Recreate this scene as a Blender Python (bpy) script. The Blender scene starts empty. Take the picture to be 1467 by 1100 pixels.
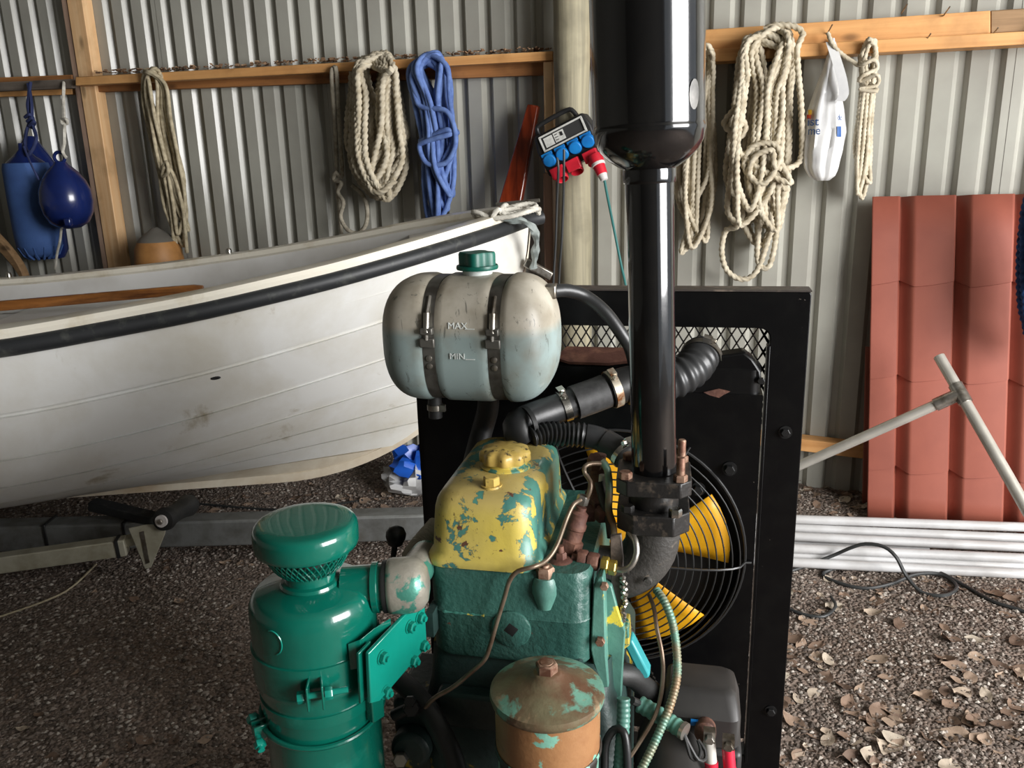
import bpy, bmesh, math, random
import numpy as np
from mathutils import Vector, Matrix

# ------------------------------------------------------------------ camera, world, lights, exposure
SC = bpy.context.scene
COL = SC.collection
F, CX, CY = 1200.0, 733.5, 550.0
PITCH, ROLL = math.radians(15.4), math.radians(1.6)
CAM = Vector((0, 0, 1.4))
FWD = Vector((0, math.cos(PITCH), -math.sin(PITCH)))
_r0 = Vector((1, 0, 0)); _u0 = _r0.cross(FWD)
RIGHT = math.cos(ROLL) * _r0 - math.sin(ROLL) * _u0
UP = math.sin(ROLL) * _r0 + math.cos(ROLL) * _u0
cd = bpy.data.cameras.new('camera'); cam = bpy.data.objects.new('camera', cd); COL.objects.link(cam)
cd.sensor_fit = 'HORIZONTAL'; cd.sensor_width = 36.0; cd.lens = 36.0 * F / 1467.0
cd.clip_start = 0.05; cd.clip_end = 100
m = Matrix.Identity(4)
for i in range(3):
    m[i][0] = RIGHT[i]; m[i][1] = UP[i]; m[i][2] = -FWD[i]; m[i][3] = CAM[i]
cam.matrix_world = m
SC.camera = cam

SC.view_settings.view_transform = 'Standard'; SC.view_settings.look = 'None'
SC.view_settings.gamma = 1.0; SC.view_settings.use_curve_mapping = False
SC.view_settings.exposure = 0.3

w = bpy.data.worlds.new('overcast_sky'); SC.world = w; w.use_nodes = True
bg = w.node_tree.nodes['Background']; bg.inputs[0].default_value = (0.84, 0.92, 1.0, 1); bg.inputs[1].default_value = 0.65

def area_light(name, loc, target, sx, sy, power, color):
    ld = bpy.data.lights.new(name, 'AREA'); ld.shape = 'RECTANGLE'; ld.size = sx; ld.size_y = sy
    ld.energy = power; ld.color = color
    o = bpy.data.objects.new(name, ld); COL.objects.link(o); o.location = loc
    o.rotation_euler = (Vector(target) - Vector(loc)).to_track_quat('-Z', 'Y').to_euler()
    return o
area_light('doorway_daylight', (3.5, -0.75, 1.85), (-0.3, 3.1, 1.0), 2.6, 2.4, 385, (1.0, 0.99, 0.985))

# ------------------------------------------------------------------ pixel -> place helpers
def LS(*a, **k): return np.linspace(*a, **k).tolist()
def NI(x, xs, ys):
    r = np.interp(x, xs, ys)
    return float(r) if np.ndim(r) == 0 else r
def ray(x, y): x, y = float(x), float(y); return FWD + (x - CX) / F * RIGHT - (y - CY) / F * UP
def PY(x, y, Y): d = ray(x, y); return CAM + d * (Y / d.y)
def PZ(x, y, z): d = ray(x, y); return CAM + d * ((z - CAM.z) / d.z)
WYAW = math.radians(18.5); WY0 = 3.62
WA = Vector((math.cos(WYAW), -math.sin(WYAW), 0)); WN = Vector((-math.sin(WYAW), -math.cos(WYAW), 0))
WO = Vector((0, WY0, 0))
def W(x, y, n=0.0):                       # a point n in front of the back wall
    d = ray(x, y); k = ((WO + WN * n) - CAM).dot(WN) / d.dot(WN); return CAM + d * k
def wac(p): q = p - WO; return (q.dot(WA), q.dot(WN), q.z)
def wpt(a, n, z): return WO + WA * a + WN * n + Vector((0, 0, z))
EYAW = math.radians(12.5)
EU = Vector((math.cos(EYAW), -math.sin(EYAW), 0)); EV = Vector((math.sin(EYAW), math.cos(EYAW), 0))
EO = Vector((-0.00283, 1.11382, 0))
def L(x, y, v):                           # engine coordinates (u right, v away, z up) of a pixel on the plane v
    d = ray(x, y); k = (v - (CAM - EO).dot(EV)) / d.dot(EV); p = CAM + d * k - EO
    return Vector((p.dot(EU), p.dot(EV), p.z))

# ------------------------------------------------------------------ materials
MATS = {}
def new_mat(name):
    mt = bpy.data.materials.new(name); mt.use_nodes = True
    nt = mt.node_tree; b = nt.nodes['Principled BSDF']; MATS[name] = mt
    return mt, nt, b
def node(nt, t, **kw):
    n = nt.nodes.new(t)
    for k, v in kw.items():
        if hasattr(n, k): setattr(n, k, v)
        else: n.inputs[k.replace('_', ' ')].default_value = v
    return n
def coords(nt, scale=(1, 1, 1), rot=(0, 0, 0)):
    tc = nt.nodes.new('ShaderNodeTexCoord'); mp = nt.nodes.new('ShaderNodeMapping')
    mp.inputs['Scale'].default_value = scale; mp.inputs['Rotation'].default_value = rot
    nt.links.new(tc.outputs['Object'], mp.inputs[0]); return mp.outputs[0]
def noise(nt, vec, scale, detail=4, rough=.55, dist=0):
    n = nt.nodes.new('ShaderNodeTexNoise'); n.inputs['Scale'].default_value = scale
    n.inputs['Detail'].default_value = detail; n.inputs['Roughness'].default_value = rough
    n.inputs['Distortion'].default_value = dist
    nt.links.new(vec, n.inputs['Vector']); return n.outputs[0]
def ramp(nt, fac, stops, interp='LINEAR'):
    r = nt.nodes.new('ShaderNodeValToRGB'); r.color_ramp.interpolation = interp
    els = r.color_ramp.elements
    while len(els) < len(stops): els.new(0.5)
    for e, (p, c) in zip(els, stops):
        e.position = p; e.color = (c, c, c, 1) if isinstance(c, (int, float)) else (*c, 1)
    nt.links.new(fac, r.inputs[0]); return r.outputs[0]
def mix(nt, fac, a, b):
    n = nt.nodes.new('ShaderNodeMix'); n.data_type = 'RGBA'
    for s, v in ((0, fac), (6, a), (7, b)):
        if isinstance(v, (tuple, list)): n.inputs[s].default_value = (*v, 1)
        elif isinstance(v, (int, float)): n.inputs[s].default_value = v
        else: nt.links.new(v, n.inputs[s])
    return n.outputs[2]
def bump(nt, b, h, strength=.3, dist=.01):
    n = nt.nodes.new('ShaderNodeBump'); n.inputs['Strength'].default_value = strength
    n.inputs['Distance'].default_value = dist
    nt.links.new(h, n.inputs['Height']); nt.links.new(n.outputs[0], b.inputs['Normal'])
def srgb(r, g, b):
    f = lambda c: (c / 255 / 12.92) if c / 255 <= .04045 else ((c / 255 + .055) / 1.055) ** 2.4
    return (f(r), f(g), f(b))
def M(name, c, rough=.5, metal=0., c2=None, scale=8, lo=.4, hi=.65, bmp=0., bscale=60, bdist=.004, coat=0., stretch=(1, 1, 1), spec=.5):
    mt, nt, b = new_mat(name)
    vec = coords(nt, stretch)
    b.inputs['Roughness'].default_value = rough; b.inputs['Metallic'].default_value = metal
    b.inputs['Coat Weight'].default_value = coat; b.inputs['Coat Roughness'].default_value = .08
    b.inputs['Specular IOR Level'].default_value = spec
    if c2 is None: c2 = tuple(x * .8 for x in c)
    nt.links.new(mix(nt, ramp(nt, noise(nt, vec, scale, 5), [(lo, 0.), (hi, 1.)]), c, c2), b.inputs['Base Color'])
    if bmp: bump(nt, b, noise(nt, vec, bscale, 3), bmp, bdist)
    return mt
def wood(name, c, c2, rough=.6, axis=0, grain=40, bmp=.15, coat=0, knots=True):
    mt, nt, b = new_mat(name)
    s = [grain, grain, grain]; s[axis] = grain * .04
    v = coords(nt, tuple(s)); v1 = coords(nt)
    col = mix(nt, ramp(nt, noise(nt, v, 1.0, 6, .6, .6), [(.35, 0.), (.68, 1.)]), c, c2)
    if knots:
        s2 = [9, 9, 9]; s2[axis] = 4
        vo = nt.nodes.new('ShaderNodeTexVoronoi'); vo.inputs['Scale'].default_value = 1.0
        nt.links.new(coords(nt, tuple(s2)), vo.inputs['Vector'])
        col = mix(nt, ramp(nt, vo.outputs['Distance'], [(.07, .75), (.16, 0.)]), col, tuple(x * .32 for x in c2))
    col = mix(nt, ramp(nt, noise(nt, v1, 7, 4), [(.5, 0.), (.75, .55)]), col, tuple(x * .55 for x in c2))
    nt.links.new(col, b.inputs['Base Color'])
    b.inputs['Roughness'].default_value = rough; b.inputs['Coat Weight'].default_value = coat
    bump(nt, b, noise(nt, v, 1.0, 6), bmp, .004)
    return mt
def layered(name, base, layers, rough=.5, bmp=.25, bscale=90, coat=0., vsc=(1, 1, 1), bdist=.003, metal=0.):
    """layers: (colour, noise scale, threshold, softness, seed offset)"""
    mt, nt, b = new_mat(name)
    vec = coords(nt, vsc); col = base; hsum = None
    for (c, sc, th, soft, off) in layers:
        mp = nt.nodes.new('ShaderNodeMapping'); mp.inputs['Location'].default_value = (off, off * .7, -off)
        nt.links.new(vec, mp.inputs[0])
        f = ramp(nt, noise(nt, mp.outputs[0], sc, 7, .62, .25), [(th - soft, 0.), (th + soft, 1.)])
        col = mix(nt, f, col, c)
    nt.links.new(col, b.inputs['Base Color'])
    b.inputs['Roughness'].default_value = rough; b.inputs['Coat Weight'].default_value = coat; b.inputs['Metallic'].default_value = metal
    if bmp: bump(nt, b, noise(nt, vec, bscale, 4), bmp, bdist)
    return mt

M('wall_paint', srgb(168, 167, 157), .25, 0, srgb(156, 154, 145), 3, bmp=.03, bscale=25)
M('roof_inside', srgb(120, 118, 110), .6)
wood('pine', srgb(220, 168, 108), srgb(196, 138, 80), .55, 0, 26)
wood('pine_upright', srgb(240, 204, 158), srgb(222, 174, 122), .55, 2, 26)
wood('old_pine', srgb(176, 120, 68), srgb(120, 78, 44), .7, 0, 26)
wood('grey_board', srgb(128, 118, 108), srgb(96, 86, 76), .8, 0, 26)
wood('pink_board', srgb(178, 150, 130), srgb(150, 122, 104), .75, 2, 26)
wood('log', srgb(164, 156, 130), srgb(128, 122, 102), .75, 2, 34, .5)
wood('mahogany', srgb(140, 52, 22), srgb(82, 26, 10), .25, 2, 30, .05, .6, False)
wood('varnished', srgb(178, 116, 58), srgb(96, 54, 24), .35, 0, 30, .1, .4)
wood('bare_wood', srgb(160, 128, 92), srgb(120, 92, 62), .7, 0, 30)
layered('gelcoat', srgb(226, 226, 222), [(srgb(198, 192, 176), 2.2, .58, .16, 3.), (srgb(170, 160, 138), 6., .68, .06, 9.)], .34, .03, 30, .15, (1, 1, 1))
layered('keel_white', srgb(216, 208, 190), [(srgb(168, 144, 112), 3.0, .55, .18, 3.)], .4, .03, 30, .1)
layered('cream_cap', srgb(236, 230, 214), [(srgb(200, 186, 156), 5., .62, .1, 1.)], .35, .02, 30, .15)
M('boat_inside', srgb(228, 227, 224), .4, 0, srgb(206, 203, 197), 3)
layered('rubrail', srgb(38, 40, 42), [(srgb(70, 72, 68), 22., .62, .08, 2.)], .5, .1, 80)
M('rubber', srgb(26, 26, 26), .55, 0, srgb(38, 38, 37), 14, bmp=.12, bscale=120)
M('rubber_satin', srgb(40, 41, 42), .38, 0, srgb(28, 28, 28), 10, bmp=.05, bscale=120)
M('hose_fabric', srgb(54, 54, 54), .55, 0, srgb(34, 34, 34), 60)
layered('galvanised', srgb(128, 130, 128), [(srgb(104, 104, 100), 14., .55, .12, 2.), (srgb(92, 84, 70), 5., .66, .1, 7.)], .5, .1, 60, 0, (1, 1, 1), .003, .4)
layered('pale_galvanised', srgb(176, 172, 154), [(srgb(140, 134, 112), 9., .55, .14, 2.)], .55, .1, 60, 0, (1, 1, 1), .003, .2)
M('steel', srgb(176, 172, 164), .35, .9, srgb(120, 112, 100), 30)
M('bright_steel', srgb(215, 214, 208), .22, 1., srgb(170, 166, 156), 40)
layered('rusty_clamp', srgb(186, 178, 160), [(srgb(132, 84, 44), 40., .52, .08, 1.)], .4, .1, 80, 0, (1, 1, 1), .002, .6)
layered('rust', srgb(82, 50, 40), [(srgb(112, 76, 60), 30., .56, .1, 1.), (srgb(58, 34, 28), 18., .6, .08, 5.)], .7, .35, 120)
layered('rusty_bolt', srgb(108, 74, 58), [(srgb(160, 132, 112), 50., .52, .1, 1.)], .55, .2, 120, 0, (1, 1, 1), .002, .5)
M('rope_cream', srgb(200, 190, 168), .85, 0, srgb(168, 156, 132), 30, bmp=.4, bscale=300)
M('rope_beige', srgb(190, 178, 150), .9, 0, srgb(150, 138, 112), 40, bmp=.4, bscale=300)
M('rope_grey', srgb(176, 168, 150), .9, 0, srgb(136, 128, 112), 40, bmp=.4, bscale=300)
M('rope_blue', srgb(104, 130, 186), .85, 0, srgb(80, 104, 160), 30, bmp=.35, bscale=300)
M('rope_navy', srgb(36, 74, 128), .85, 0, srgb(20, 40, 76), 30, bmp=.35, bscale=300)
M('rope_white', srgb(216, 212, 200), .85, 0, srgb(180, 176, 164), 30, bmp=.4, bscale=300)
M('cord_navy', srgb(44, 54, 96), .8)
M('strap_grey', srgb(150, 158, 154), .6, 0, srgb(110, 118, 116), 20)
M('fender_cloth', srgb(60, 92, 148), .8, 0, srgb(48, 76, 128), 8, bmp=.2, bscale=160)
M('fender_vinyl', srgb(24, 40, 96), .22, 0, srgb(20, 32, 80), 8, coat=.3)
M('orange_buoy', srgb(182, 130, 74), .55, 0, srgb(150, 104, 56), 10)
M('grey_plastic', srgb(112, 108, 100), .6)
M('black_plastic', srgb(28, 28, 29), .45, 0, srgb(40, 40, 40), 20)
M('white_label', srgb(206, 206, 200), .5, 0, srgb(180, 180, 174), 60)
M('window_grey', srgb(60, 60, 60), .25)
M('socket_blue', srgb(22, 124, 196), .4, 0, srgb(18, 104, 176), 20)
M('socket_red', srgb(206, 34, 52), .4, 0, srgb(180, 28, 44), 20)
M('plug_white', srgb(214, 208, 204), .5)
M('cable_black', srgb(52, 54, 54), .5)
M('cable_green', srgb(44, 112, 108), .5)
layered('tile_red', srgb(150, 82, 65), [(srgb(139, 74, 59), 5., .55, .15, 3.)], .62, .05, 100)
M('white_pvc', srgb(200, 200, 200), .35, 0, srgb(178, 176, 174), 6)
M('aluminium', srgb(206, 202, 192), .36, .55, srgb(186, 182, 172), 10)
M('bag_plastic', srgb(226, 226, 224), .3, 0, srgb(206, 206, 206), 10, spec=.6)
MATS['bag_plastic'].node_tree.nodes['Principled BSDF'].inputs['Transmission Weight'].default_value = .12
M('ink_blue', srgb(30, 84, 150), .5)
M('ink_yellow', srgb(244, 196, 40), .5)
M('ink_red', srgb(214, 76, 40), .5)
M('tarp_blue', srgb(36, 96, 200), .3, 0, srgb(30, 80, 176), 9)
layered('green_gloss', srgb(6, 96, 80), [(srgb(5, 84, 70), 6., .5, .2, 2.), (srgb(24, 108, 92), 12., .64, .06, 8.)], .2, .12, 70, .5, (1, 1, 1), .003)
layered('green_gloss_light', srgb(14, 128, 112), [(srgb(10, 112, 96), 6., .5, .2, 2.)], .24, .08, 70, .4)
YEL, GRN, RUS = srgb(192, 172, 78), srgb(62, 116, 104), srgb(84, 54, 40)
layered('chipped_yellow', YEL, [(srgb(176, 158, 84), 5., .56, .12, 4.), (GRN, 16., .565, .012, 1.), (GRN, 40., .63, .015, 11.), (RUS, 26., .675, .012, 6.), (srgb(70, 64, 40), 90., .68, .02, 2.)], .42, .3, 60, .1)
layered('chipped_yellow_green', YEL, [(srgb(160, 140, 70), 5., .56, .12, 4.), (GRN, 14., .50, .015, 1.), (GRN, 46., .55, .02, 11.), (RUS, 30., .66, .014, 6.)], .42, .3, 60, .1)
layered('old_cap_yellow', srgb(190, 164, 84), [(srgb(168, 140, 76), 12., .5, .1, 4.), (srgb(70, 60, 40), 70., .60, .03, 1.), (GRN, 22., .68, .02, 6.)], .42, .25, 80, .1)
layered('block_green', srgb(56, 98, 88), [(srgb(44, 82, 74), 7., .5, .12, 4.), (srgb(170, 150, 60), 20., .72, .015, 1.), (srgb(120, 66, 52), 26., .71, .015, 9.), (srgb(120, 160, 148), 60., .73, .02, 3.)], .42, .55, 95, .12, (1, 1, 1), .004)
layered('block_dark', srgb(34, 58, 54), [(srgb(24, 38, 36), 5., .5, .12, 4.), (srgb(150, 128, 30), 7., .60, .012, 1.), (srgb(62, 48, 40), 16., .66, .03, 9.)], .5, .4, 90)
layered('flange_green', srgb(92, 142, 128), [(srgb(70, 112, 102), 9., .5, .12, 4.), (srgb(216, 196, 70), 14., .63, .012, 1.)], .42, .25, 90, .1)
layered('bare_green', srgb(150, 146, 134), [(srgb(112, 108, 98), 12., .55, .1, 4.), (srgb(66, 128, 112), 20., .56, .02, 1.), (srgb(150, 84, 58), 30., .66, .02, 9.)], .38, .3, 80, .1, (1, 1, 1), .003, .35)
layered('lid_rust', srgb(104, 98, 74), [(srgb(92, 66, 48), 10., .52, .1, 4.), (srgb(98, 142, 124), 11., .555, .02, 1.), (srgb(140, 118, 92), 24., .62, .05, 9.)], .42, .3, 80, .1)
layered('filter_rust', srgb(150, 108, 70), [(srgb(130, 86, 52), 8., .54, .1, 4.), (srgb(118, 172, 152), 22., .61, .012, 3.), (srgb(56, 40, 34), 14., .63, .02, 9.)], .5, .25, 80, .1)
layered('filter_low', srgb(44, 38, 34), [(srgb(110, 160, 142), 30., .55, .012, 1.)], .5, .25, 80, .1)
layered('black_paint', srgb(7, 7, 8), [(srgb(12, 12, 12), 20., .55, .1, 2.), (srgb(120, 112, 104), 70., .735, .01, 5.)], .32, .08, 60, .04)
layered('black_exhaust', srgb(13, 13, 14), [(srgb(24, 23, 22), 10., .56, .1, 2.), (srgb(84, 72, 58), 60., .74, .015, 5.)], .14, .03, 40, .5)
layered('black_flange', srgb(26, 25, 24), [(srgb(70, 62, 54), 40., .62, .06, 2.)], .4, .25, 90)
layered('cast_iron', srgb(62, 60, 57), [(srgb(46, 44, 41), 12., .5, .1, 2.), (srgb(96, 88, 78), 60., .66, .04, 5.)], .55, .5, 160)
layered('bar_bare', srgb(70, 64, 60), [(srgb(120, 108, 98), 24., .6, .06, 2.)], .45, .3, 90, 0, (1, 1, 1), .003, .3)
for k_ in ('black_paint',): MATS[k_].node_tree.nodes['Principled BSDF'].inputs['Specular IOR Level'].default_value = .22
M('core_black', srgb(16, 16, 16), .6)
M('fan_yellow', srgb(232, 172, 26), .45, 0, srgb(210, 148, 20), 8)
M('guard_wire', srgb(52, 52, 52), .35, .3)
M('teal_plastic', srgb(58, 156, 160), .35, 0, srgb(46, 136, 140), 8)
M('conduit_green', srgb(96, 138, 122), .45, .2, srgb(136, 112, 84), 24)
M('fuel_line', srgb(126, 112, 96), .38, .5, srgb(98, 78, 62), 30)
M('brass', srgb(176, 152, 70), .35, .6, srgb(140, 124, 70), 40)
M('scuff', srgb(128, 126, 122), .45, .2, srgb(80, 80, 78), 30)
M('red_boot', srgb(216, 34, 62), .4)
M('white_tape', srgb(206, 202, 194), .6)
M('cover_black', srgb(50, 48, 46), .5, 0, srgb(40, 38, 37), 10)
M('dark_metal', srgb(40, 40, 40), .4, .5)
M('strap_steel', srgb(104, 102, 96), .42, .5, srgb(74, 70, 64), 30)
M('rib_beige', srgb(178, 172, 156), .6)
M('embossed', srgb(226, 232, 228), .5)
M('tank_green', srgb(8, 104, 88), .4, 0, srgb(8, 88, 74), 12)

def cover_mat():
    mt, nt, b = new_mat('cover_paint'); vec = coords(nt)
    tc = nt.nodes.new('ShaderNodeTexCoord'); sp = nt.nodes.new('ShaderNodeSeparateXYZ'); nt.links.new(tc.outputs['Object'], sp.inputs[0])
    def rng_(sock, a, b_, lo, hi):
        m_ = nt.nodes.new('ShaderNodeMapRange'); m_.inputs[1].default_value = a; m_.inputs[2].default_value = b_; m_.inputs[3].default_value = lo; m_.inputs[4].default_value = hi
        nt.links.new(sock, m_.inputs[0]); return m_.outputs[0]
    def add_(a, b_):
        n = nt.nodes.new('ShaderNodeMath'); nt.links.new(a, n.inputs[0]); nt.links.new(b_, n.inputs[1]); return n.outputs[0]
    col = mix(nt, ramp(nt, noise(nt, vec, 6, 5), [(.42, 0.), (.66, .8)]), YEL, srgb(170, 154, 92))
    col = mix(nt, rng_(sp.outputs[2], .885, .912, 0., .55), col, srgb(160, 140, 96))
    n1 = noise(nt, vec, 15, 8, .65, .3)
    wear = add_(n1, rng_(sp.outputs[0], -.01, .022, 0., .10))
    wear = add_(wear, rng_(sp.outputs[1], .05, .16, 0., .05))
    edge = ramp(nt, wear, [(.570, 0.), (.577, 1.)])
    col = mix(nt, edge, col, mix(nt, ramp(nt, noise(nt, vec, 9, 4), [(.4, 0.), (.65, 1.)]), srgb(74, 128, 112), srgb(58, 104, 100)))
    rim = ramp(nt, wear, [(.563, 0.), (.571, .7), (.579, 0.)])
    col = mix(nt, rim, col, srgb(92, 74, 48))
    col = mix(nt, ramp(nt, noise(nt, vec, 34, 6, .6, .2), [(.655, 0.), (.672, 1.)]), col, srgb(88, 58, 44))
    col = mix(nt, ramp(nt, noise(nt, vec, 120, 3), [(.66, 0.), (.70, .7)]), col, srgb(80, 66, 40))
    nt.links.new(col, b.inputs['Base Color']); b.inputs['Roughness'].default_value = .42; b.inputs['Coat Weight'].default_value = .1
    h_ = add_(edge, noise(nt, vec, 70, 4)); bump(nt, b, h_, .18, -.003)
cover_mat()
def tank_mat():
    mt, nt, b = new_mat('tank_milk')
    tc = nt.nodes.new('ShaderNodeTexCoord'); sp = nt.nodes.new('ShaderNodeSeparateXYZ')
    nt.links.new(tc.outputs['Object'], sp.inputs[0])
    vec = coords(nt)
    z = ramp(nt, sp.outputs[2], [(0.0, 0.), (1.0, 1.)])
    mr = nt.nodes.new('ShaderNodeMapRange'); mr.inputs[1].default_value = 1.105; mr.inputs[2].default_value = 1.122
    nt.links.new(sp.outputs[2], mr.inputs[0])
    col = mix(nt, mr.outputs[0], srgb(146, 162, 160), srgb(184, 178, 164))
    col = mix(nt, ramp(nt, noise(nt, vec, 9, 5), [(.46, 0.), (.7, .7)]), col, srgb(116, 104, 82))
    mp = nt.nodes.new('ShaderNodeMapping'); mp.inputs['Rotation'].default_value = (.3, .6, .2); mp.inputs['Scale'].default_value = (60, 60, 14)
    nt.links.new(vec, mp.inputs[0])
    col = mix(nt, ramp(nt, noise(nt, mp.outputs[0], 1.0, 6, .7, 1.2), [(.60, 0.), (.65, .7)]), col, srgb(80, 82, 76))
    nt.links.new(col, b.inputs['Base Color'])
    b.inputs['Roughness'].default_value = .42
    b.inputs['Subsurface Weight'].default_value = .12; b.inputs['Subsurface Radius'].default_value = (.01, .01, .01)
    bump(nt, b, noise(nt, vec, 40, 3), .06, .004)
tank_mat()

def gravel_mat(name, tint):
    mt, nt, b = new_mat(name)
    vec = coords(nt)
    vo = nt.nodes.new('ShaderNodeTexVoronoi'); vo.inputs['Scale'].default_value = 95; nt.links.new(vec, vo.inputs['Vector'])
    bw = nt.nodes.new('ShaderNodeRGBToBW'); nt.links.new(vo.outputs['Color'], bw.inputs[0])
    c = ramp(nt, bw.outputs[0], [(.1, tuple(x * .45 for x in tint)), (.5, tint), (.85, tuple(min(1, x * 1.5) for x in tint))])
    c = mix(nt, ramp(nt, noise(nt, vec, 2.2, 5), [(.45, 0.), (.7, .6)]), c, tuple(x * q for x, q in zip(tint, (.75, .62, .5))))
    nt.links.new(c, b.inputs['Base Color']); b.inputs['Roughness'].default_value = .85
    inv = ramp(nt, vo.outputs['Distance'], [(0., 1.), (.7, 0.)])
    bump(nt, b, inv, .9, .008)
gravel_mat('gravel_ground', srgb(116, 102, 92))
def per_object(name, stops, rough=.8, bmp=0., obj=True):
    mt, nt, b = new_mat(name)
    oi = nt.nodes.new('ShaderNodeObjectInfo' if obj else 'ShaderNodeNewGeometry')
    c = ramp(nt, oi.outputs['Random'] if obj else oi.outputs['Random Per Island'], stops)
    vec = coords(nt)
    c = mix(nt, ramp(nt, noise(nt, vec, 40, 4), [(.45, 0.), (.7, .35)]), c, tuple(x * .5 for x in stops[0][1]))
    nt.links.new(c, b.inputs['Base Color']); b.inputs['Roughness'].default_value = rough
    if bmp: bump(nt, b, noise(nt, vec, 60, 3), bmp, .004)
per_object('stone', [(0., srgb(72, 62, 55)), (.5, srgb(124, 112, 102)), (.8, srgb(148, 137, 127)), (1., srgb(188, 180, 170))], .8, .1, False)
per_object('leaf', [(0., srgb(96, 76, 62)), (.35, srgb(136, 112, 94)), (.75, srgb(166, 144, 124)), (1., srgb(196, 184, 166))], .7, .2, True)
per_object('debris', [(0., srgb(84, 62, 46)), (.5, srgb(134, 102, 74)), (1., srgb(170, 142, 112))], .85, .1, False)

# ------------------------------------------------------------------ mesh builder
def frame(d, up=Vector((0, 0, 1))):
    d = Vector(d).normalized()
    if abs(d.dot(up)) > .98: up = Vector((0, 1, 0))
    x = up.cross(d).normalized(); y = d.cross(x)
    return Matrix(((x.x, y.x, d.x), (x.y, y.y, d.y), (x.z, y.z, d.z)))
class MB:
    def __init__(s): s.v = []; s.f = []
    def add(s, vs, fs):
        o = len(s.v); s.v += [Vector(p) for p in vs]; s.f += [tuple(i + o for i in f) for f in fs]; return s
    def box(s, c, size, R=None, top=None):
        hx, hy, hz = (q / 2 for q in size); R = R or Matrix.Identity(3); c = Vector(c)
        t = top or (1, 1)
        vs = [c + R @ Vector((x * hx * (t[0] if z > 0 else 1), y * hy * (t[1] if z > 0 else 1), z * hz)) for z in (-1, 1) for y in (-1, 1) for x in (-1, 1)]
        return s.add(vs, [(0, 2, 3, 1), (4, 5, 7, 6), (0, 1, 5, 4), (2, 6, 7, 3), (0, 4, 6, 2), (1, 3, 7, 5)])
    def hexa(s, p): # 8 corners, bottom 4 ccw then top 4
        return s.add(p, [(3, 2, 1, 0), (4, 5, 6, 7), (0, 1, 5, 4), (1, 2, 6, 5), (2, 3, 7, 6), (3, 0, 4, 7)])
    def lathe(s, prof, n=32, o=(0, 0, 0), d=(0, 0, 1), cap=True, phase=0., sc=(1, 1)):
        R = frame(d); o = Vector(o); vs = []; fs = []
        for r, h in prof:
            for k in range(n):
                a = 2 * math.pi * k / n + phase
                vs.append(o + R @ Vector((r * math.cos(a) * sc[0], r * math.sin(a) * sc[1], h)))
        m_ = len(prof)
        for i in range(m_ - 1):
            for k in range(n):
                k2 = (k + 1) % n; fs.append((i * n + k, i * n + k2, (i + 1) * n + k2, (i + 1) * n + k))
        if cap:
            fs.append(tuple(reversed(range(n)))); fs.append(tuple((m_ - 1) * n + k for k in range(n)))
        return s.add(vs, fs)
    def cyl(s, p0, p1, r0, r1=None, n=20):
        p0 = Vector(p0); p1 = Vector(p1); d = p1 - p0
        return s.lathe([(r0, 0), (r1 if r1 is not None else r0, d.length)], n, p0, d)
    def hexnut(s, o, d, r, h, ch=.15):
        s.lathe([(r * .98, 0), (r, h * .08), (r, h * (1 - ch)), (r * .86, h)], 6, o, d); return s
    def tube(s, pts, r, n=8, twist=None, cap=True, closed=False, rf=None):
        pts = [Vector(p) for p in pts]; m_ = len(pts); vs = []; fs = []
        T = []
        for i in range(m_):
            a = pts[(i - 1) % m_ if closed else max(0, i - 1)]; b = pts[(i + 1) % m_ if closed else min(m_ - 1, i + 1)]
            t = (b - a); T.append(t.normalized() if t.length > 1e-9 else Vector((0, 0, 1)))
        N = frame(T[0]) @ Vector((1, 0, 0)); acc = 0
        for i in range(m_):
            N = (N - T[i] * N.dot(T[i]));
            if N.length < 1e-6: N = frame(T[i]) @ Vector((1, 0, 0))
            N.normalize(); B = T[i].cross(N)
            if i: acc += (pts[i] - pts[i - 1]).length
            rr = r[i] if isinstance(r, (list, tuple)) else r
            if rf: rr = rr * rf(acc)
            for k in range(n):
                a = 2 * math.pi * k / n; q = rr
                if twist: q = rr * (1 + twist[1] * math.cos(twist[2] * (a - 2 * math.pi * acc / twist[0])))
                vs.append(pts[i] + (N * math.cos(a) + B * math.sin(a)) * q)
        for i in range(m_ if closed else m_ - 1):
            j = (i + 1) % m_
            for k in range(n):
                k2 = (k + 1) % n; fs.append((i * n + k, i * n + k2, j * n + k2, j * n + k))
        if cap and not closed:
            fs.append(tuple(reversed(range(n)))); fs.append(tuple((m_ - 1) * n + k for k in range(n)))
        return s.add(vs, fs)
    def loft(s, rings, cap=True):
        n = len(rings[0]); vs = [p for r in rings for p in r]; fs = []
        for i in range(len(rings) - 1):
            for k in range(n):
                k2 = (k + 1) % n; fs.append((i * n + k, i * n + k2, (i + 1) * n + k2, (i + 1) * n + k))
        if cap: fs.append(tuple(reversed(range(n)))); fs.append(tuple((len(rings) - 1) * n + k for k in range(n)))
        return s.add(vs, fs)
    def prism(s, poly, o, R, h): # poly in local xy, extruded along local z by h
        o = Vector(o); n = len(poly)
        a = [o + R @ Vector((x, y, 0)) for x, y in poly]; b = [o + R @ Vector((x, y, h)) for x, y in poly]
        return s.add(a + b, [tuple(reversed(range(n))), tuple(range(n, 2 * n))] + [(i, (i + 1) % n, n + (i + 1) % n, n + i) for i in range(n)])
    def grid(s, P): # P[i][j] points
        m_, n = len(P), len(P[0])
        return s.add([p for r in P for p in r], [(i * n + j, i * n + j + 1, (i + 1) * n + j + 1, (i + 1) * n + j) for i in range(m_ - 1) for j in range(n - 1)])
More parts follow.
